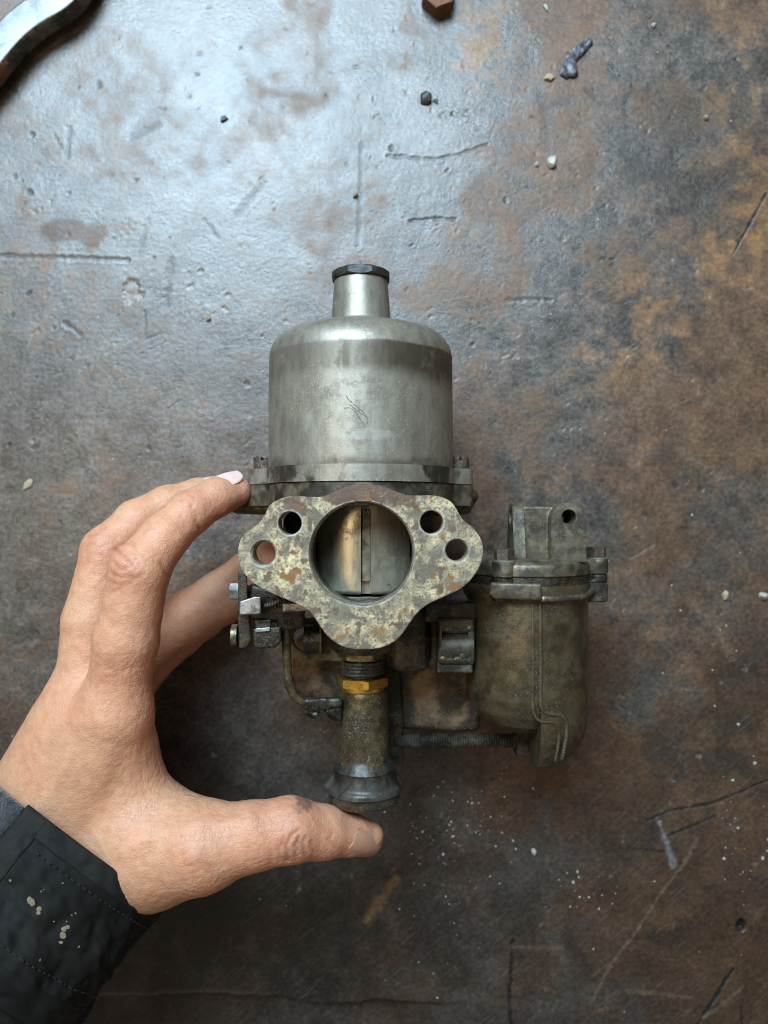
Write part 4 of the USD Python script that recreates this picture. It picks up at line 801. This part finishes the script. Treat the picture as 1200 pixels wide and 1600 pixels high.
for (pxs, pys, r) in ((48, 1407, 3), (51, 1412, 2.4), (61, 1420, 2.2), (60, 1426, 1.8), (100, 1452, 2.6), (98, 1462, 3), (95, 1472, 1.8), (106, 1449, 1.8), (122, 1478, 1.6), (112, 1430, .7), (118, 1427, .8), (98, 1380, .8), (120, 1453, .8), (64, 1393, .8), (68, 1390, .6), (62, 1500, 1.0), (16, 1376, 1.2), (8, 1330, 2.4), (3, 1338, 2.0), (28, 1336, 1.3), (20, 1340, .8), (84, 1440, .7), (104, 1440, .7)):
    d = 300.0                                            # sits where the sleeve's outer skin is under that pixel
    for _ in range(8):
        w_ = P(pxs, pys, d) - C0; s_ = w_ @ axd; x_ = w_ @ side
        th_ = math.asin(np.clip(x_ / (48 - .02 * s_), -1, 1)); c_ = on_sleeve_line([s_], [th_], 2.6)[0]; d += (H - c_[2] - d) * .8
    r *= .38; m_ = worn(MF.sphere(r, 14).scale((1.2, .9, .2)), .6, .42 * min(r, 1.4), .9, int(pxs)); vv = m_.vertices @ np.column_stack([side, axd, upv]).T + P(pxs, pys, d)
    person.add('mud_fleck', (vv, m_.faces), 'dried_mud', parent=sl)

# ------------------------------------------------------------------ things lying on the bench
def at_bench(px, py, up=0):
    x, y = (px - 600) * SC, (800 - py) * SC
    return np.array([x, y, float(bench_z((y, x))) + up])
# forged bar at the top left corner
barE = [(-230, 330), (-130, 240), (-60, 165), (-25, 128), (0, 98), (14, 80), (32, 60), (58, 38), (80, 25), (100, 13), (115, 0), (135, -30), (150, -70), (180, -160), (230, -260)]
def bar():
    d = H - 15.0
    e = np.array([P(x, y, d)[:2] for x, y in barE]); e = spline(e, 60)
    t = np.gradient(e, axis=0); t /= np.linalg.norm(t, axis=1, keepdims=True); nrm = np.stack([-t[:, 1], t[:, 0]], 1)
    topz, n = 15.0, len(e)
    wob = (meshkit.fbm(np.c_[e * .12, 0 * e[:, 0]], 3, 4) - .5) * 3
    ring = []
    for i in range(n):
        o = e[i]; w = nrm[i]
        sec = [(o + w * 15, topz - 1.5), (o + w * 13, topz), (o + w * 1.2, topz), (o + w * .2, topz - .5), (o - w * (1.2), topz - 3), (o - w * (1.4 + wob[i]), topz - 8), (o + w * 1, topz - 12), (o + w * 13, topz - 12), (o + w * 15, topz - 10)]
        ring.append([[*q, z] for q, z in sec])
    R = np.array(ring); m = R.shape[1]
    v, q = grid_mesh(R, True); F = np.vstack([q[:, [0, 1, 2]], q[:, [0, 2, 3]]])
    capf = [(0, k, k + 1) for k in range(1, m - 1)] + [((n - 1) * m, (n - 1) * m + k + 1, (n - 1) * m + k) for k in range(1, m - 1)]
    tm = trimesh.Trimesh(v, np.vstack([F, capf]), process=False)
    if tm.face_normals[tm.triangles_center[:, 2] > topz - .1][:, 2].mean() < 0: tm.invert()
    return tm
bm = bar(); cen = bm.triangles_center; nrmz = bm.face_normals[:, 2]
handle = Thing('pry_bar', (-200, 250, 10), 'forged metal bar with bright worn face and dark rough edge in the corner', 'bar')
bpx = 600 + cen[:, 0] / (H - 8) * 1200
for nm, sel, mat in (('bar_face', nrmz > .7, 'pale_bar'), ('bar_side', (nrmz <= .7) & (bpx > 17), 'bar_edge'), ('rust_patch', (nrmz <= .7) & (bpx <= 17), 'rust')):
    sub = trimesh.Trimesh(bm.vertices, bm.faces[sel], process=False); sub.remove_unreferenced_vertices(); handle.add(nm, sub, mat, smooth=30)
nut = hexa(at_bench(684, 2, -.2), (0, 0, 1), 15.5, 9, 20, .9) - cyl(at_bench(684, 2, -2), at_bench(684, 2, 14), 4.2)
single('hex_nut', worn(nut, 1, .25, .5), 'rust', 'rusty brown hex nut cut off by the top edge', 'nut')
def lump(px, py, rx, ry, h, ang, mat, label=None, cat=None, name='chip', seed=0, group=None):
    r = np.random.default_rng(seed + int(px * 7 + py)); pts = r.normal(size=(26, 3)); pts /= np.linalg.norm(pts, axis=1, keepdims=True); pts *= r.uniform(.75, 1.1, (26, 1)); pts[:, 2] = np.abs(pts[:, 2])
    m = MF.hull_points(pts * [rx * SC, ry * SC, h]).rotate((0, 0, ang)).translate(tuple(at_bench(px, py, -.15)))
    if cat: single(name, m, mat, label, cat, group, smooth=25)
    return m
sh = [(915, 62), (921, 60), (926, 68), (914, 82), (900, 98), (903, 117), (897, 122), (888, 121), (884, 124), (875, 117), (877, 108), (880, 96), (892, 80)]
shm = ext(CS([[tuple(at_bench(*q)[:2]) for q in sh][::-1]]), 2.6, 1.1)
shv = worn(shm, .8, .5, .35, 3); shv.apply_translation((0, 0, float(at_bench(900, 92)[2]) - .4))
single('metal_shard', shv, 'swarf', 'bent dark metal shard lying on the brown bench at upper right', 'shard', smooth=60)
lump(858, 122, 9, 7, 2.5, 10, 'tan_grit', 'glossy amber-brown droplet beside the bent metal shard', 'droplet', 'amber_drop')
lump(863, 254, 10, 11, 4, 30, 'white_grit', 'largest crumbly white lump on the upper right bench', 'crumb', 'white_crumb')
lump(839, 257, 4, 5, 2, 0, 'white_grit', 'tiny pale crumb just left of the largest white lump', 'crumb', 'white_crumb')
lump(666, 155, 11, 12, 4, 15, 'dark_grit', 'largest dark angular lump, above and right of the oil cap', 'lump', 'dark_lump')
lump(680, 158, 5, 6, 3, 0, 'white_grit', 'small sparkling white crumb stuck to the dark angular lump', 'crumb', 'white_crumb')
lump(853, 12, 3.5, 8, 1.6, 25, 'white_grit', 'pale sliver near the top edge right of the rusty nut', 'sliver', 'pale_sliver')
lump(1191, 931, 8, 7, 4, 0, 'white_grit', 'round white bead at the right edge of the bench', 'bead', 'white_bead')
lump(1133, 930, 6, 9, 2.5, 10, 'tan_grit', 'dull pinkish pebble left of the round white bead', 'pebble', 'pebble')
lump(1103, 184, 5, 5, 2.5, 0, 'tan_grit', 'lone tan crumb on the dark stain at upper right', 'crumb', 'tan_crumb')
lump(555, 306, 5, 5, 3, 0, 'tan_grit', 'tan crumb straight above the oil cap of the carburettor', 'crumb', 'tan_crumb')
lump(1021, 41, 5, 5, 2.5, 0, 'white_grit', 'white crumb near the top edge right of the bent shard', 'crumb', 'white_crumb')
lump(834, 1330, 5, 6, 2.5, 0, 'white_grit', 'cream crumb on dark bench below the float bowl foot', 'crumb', 'white_crumb')
lump(350, 187, 8, 5, 2, 20, 'dark_grit', 'small black speck on the blue-lit bench right of the corner metal bar', 'lump', 'dark_lump')
lump(44, 757, 7, 12, 1.6, -35, 'tan_grit', 'curled pale flake above the fingers at the left edge', 'flake', 'pale_flake')
lump(325, 498, 5, 5, 3, 0, 'tan_grit', 'small brass-coloured crumb left of the domed chamber', 'crumb', 'tan_crumb')
# scattered grit
r3 = np.random.default_rng(11); W, K, B = [], [], []
def scatter(n, cx, cy, sx, sy, lo, hi, store):
    for _ in range(n):
        x, y = cx + r3.normal() * sx, cy + r3.normal() * sy
        if -20 < x < 1220 and -20 < y < 1590:
            a = lo + (hi - lo) * r3.random() ** 2.6; store.append(lump(x, y, a, a * r3.uniform(.6, 1.3), a * SC * .8, r3.uniform(0, 180), None, seed=len(store)))
scatter(70, 690, 1280, 60, 50, .8, 2.6, W); scatter(40, 760, 1260, 40, 40, .8, 2.2, W); scatter(34, 1165, 1280, 26, 55, 1, 3.6, W); scatter(30, 895, 1395, 34, 18, .8, 3, W); scatter(30, 1120, 1000, 60, 90, .7, 2.6, W); scatter(24, 690, 1420, 30, 60, .8, 2, W)
for _ in range(230): scatter(1, r3.uniform(0, 1200), r3.uniform(0, 1590), 1, 1, .7, 2.3, W if r3.random() < .35 else (K if r3.random() < .5 else B))
join = lambda L: trimesh.util.concatenate([trimesh.Trimesh(*mm(m)) for m in L])
single('white_grit', join(W), 'white_grit', 'scattered tiny white grit on the lower and right bench', 'grit', kind='stuff')
single('tan_grit', join(K), 'tan_grit', 'scattered tiny tan grit all over the bench', 'grit', kind='stuff')
single('black_grit', join(B), 'dark_grit', 'scattered tiny black grit all over the bench', 'grit', kind='stuff')
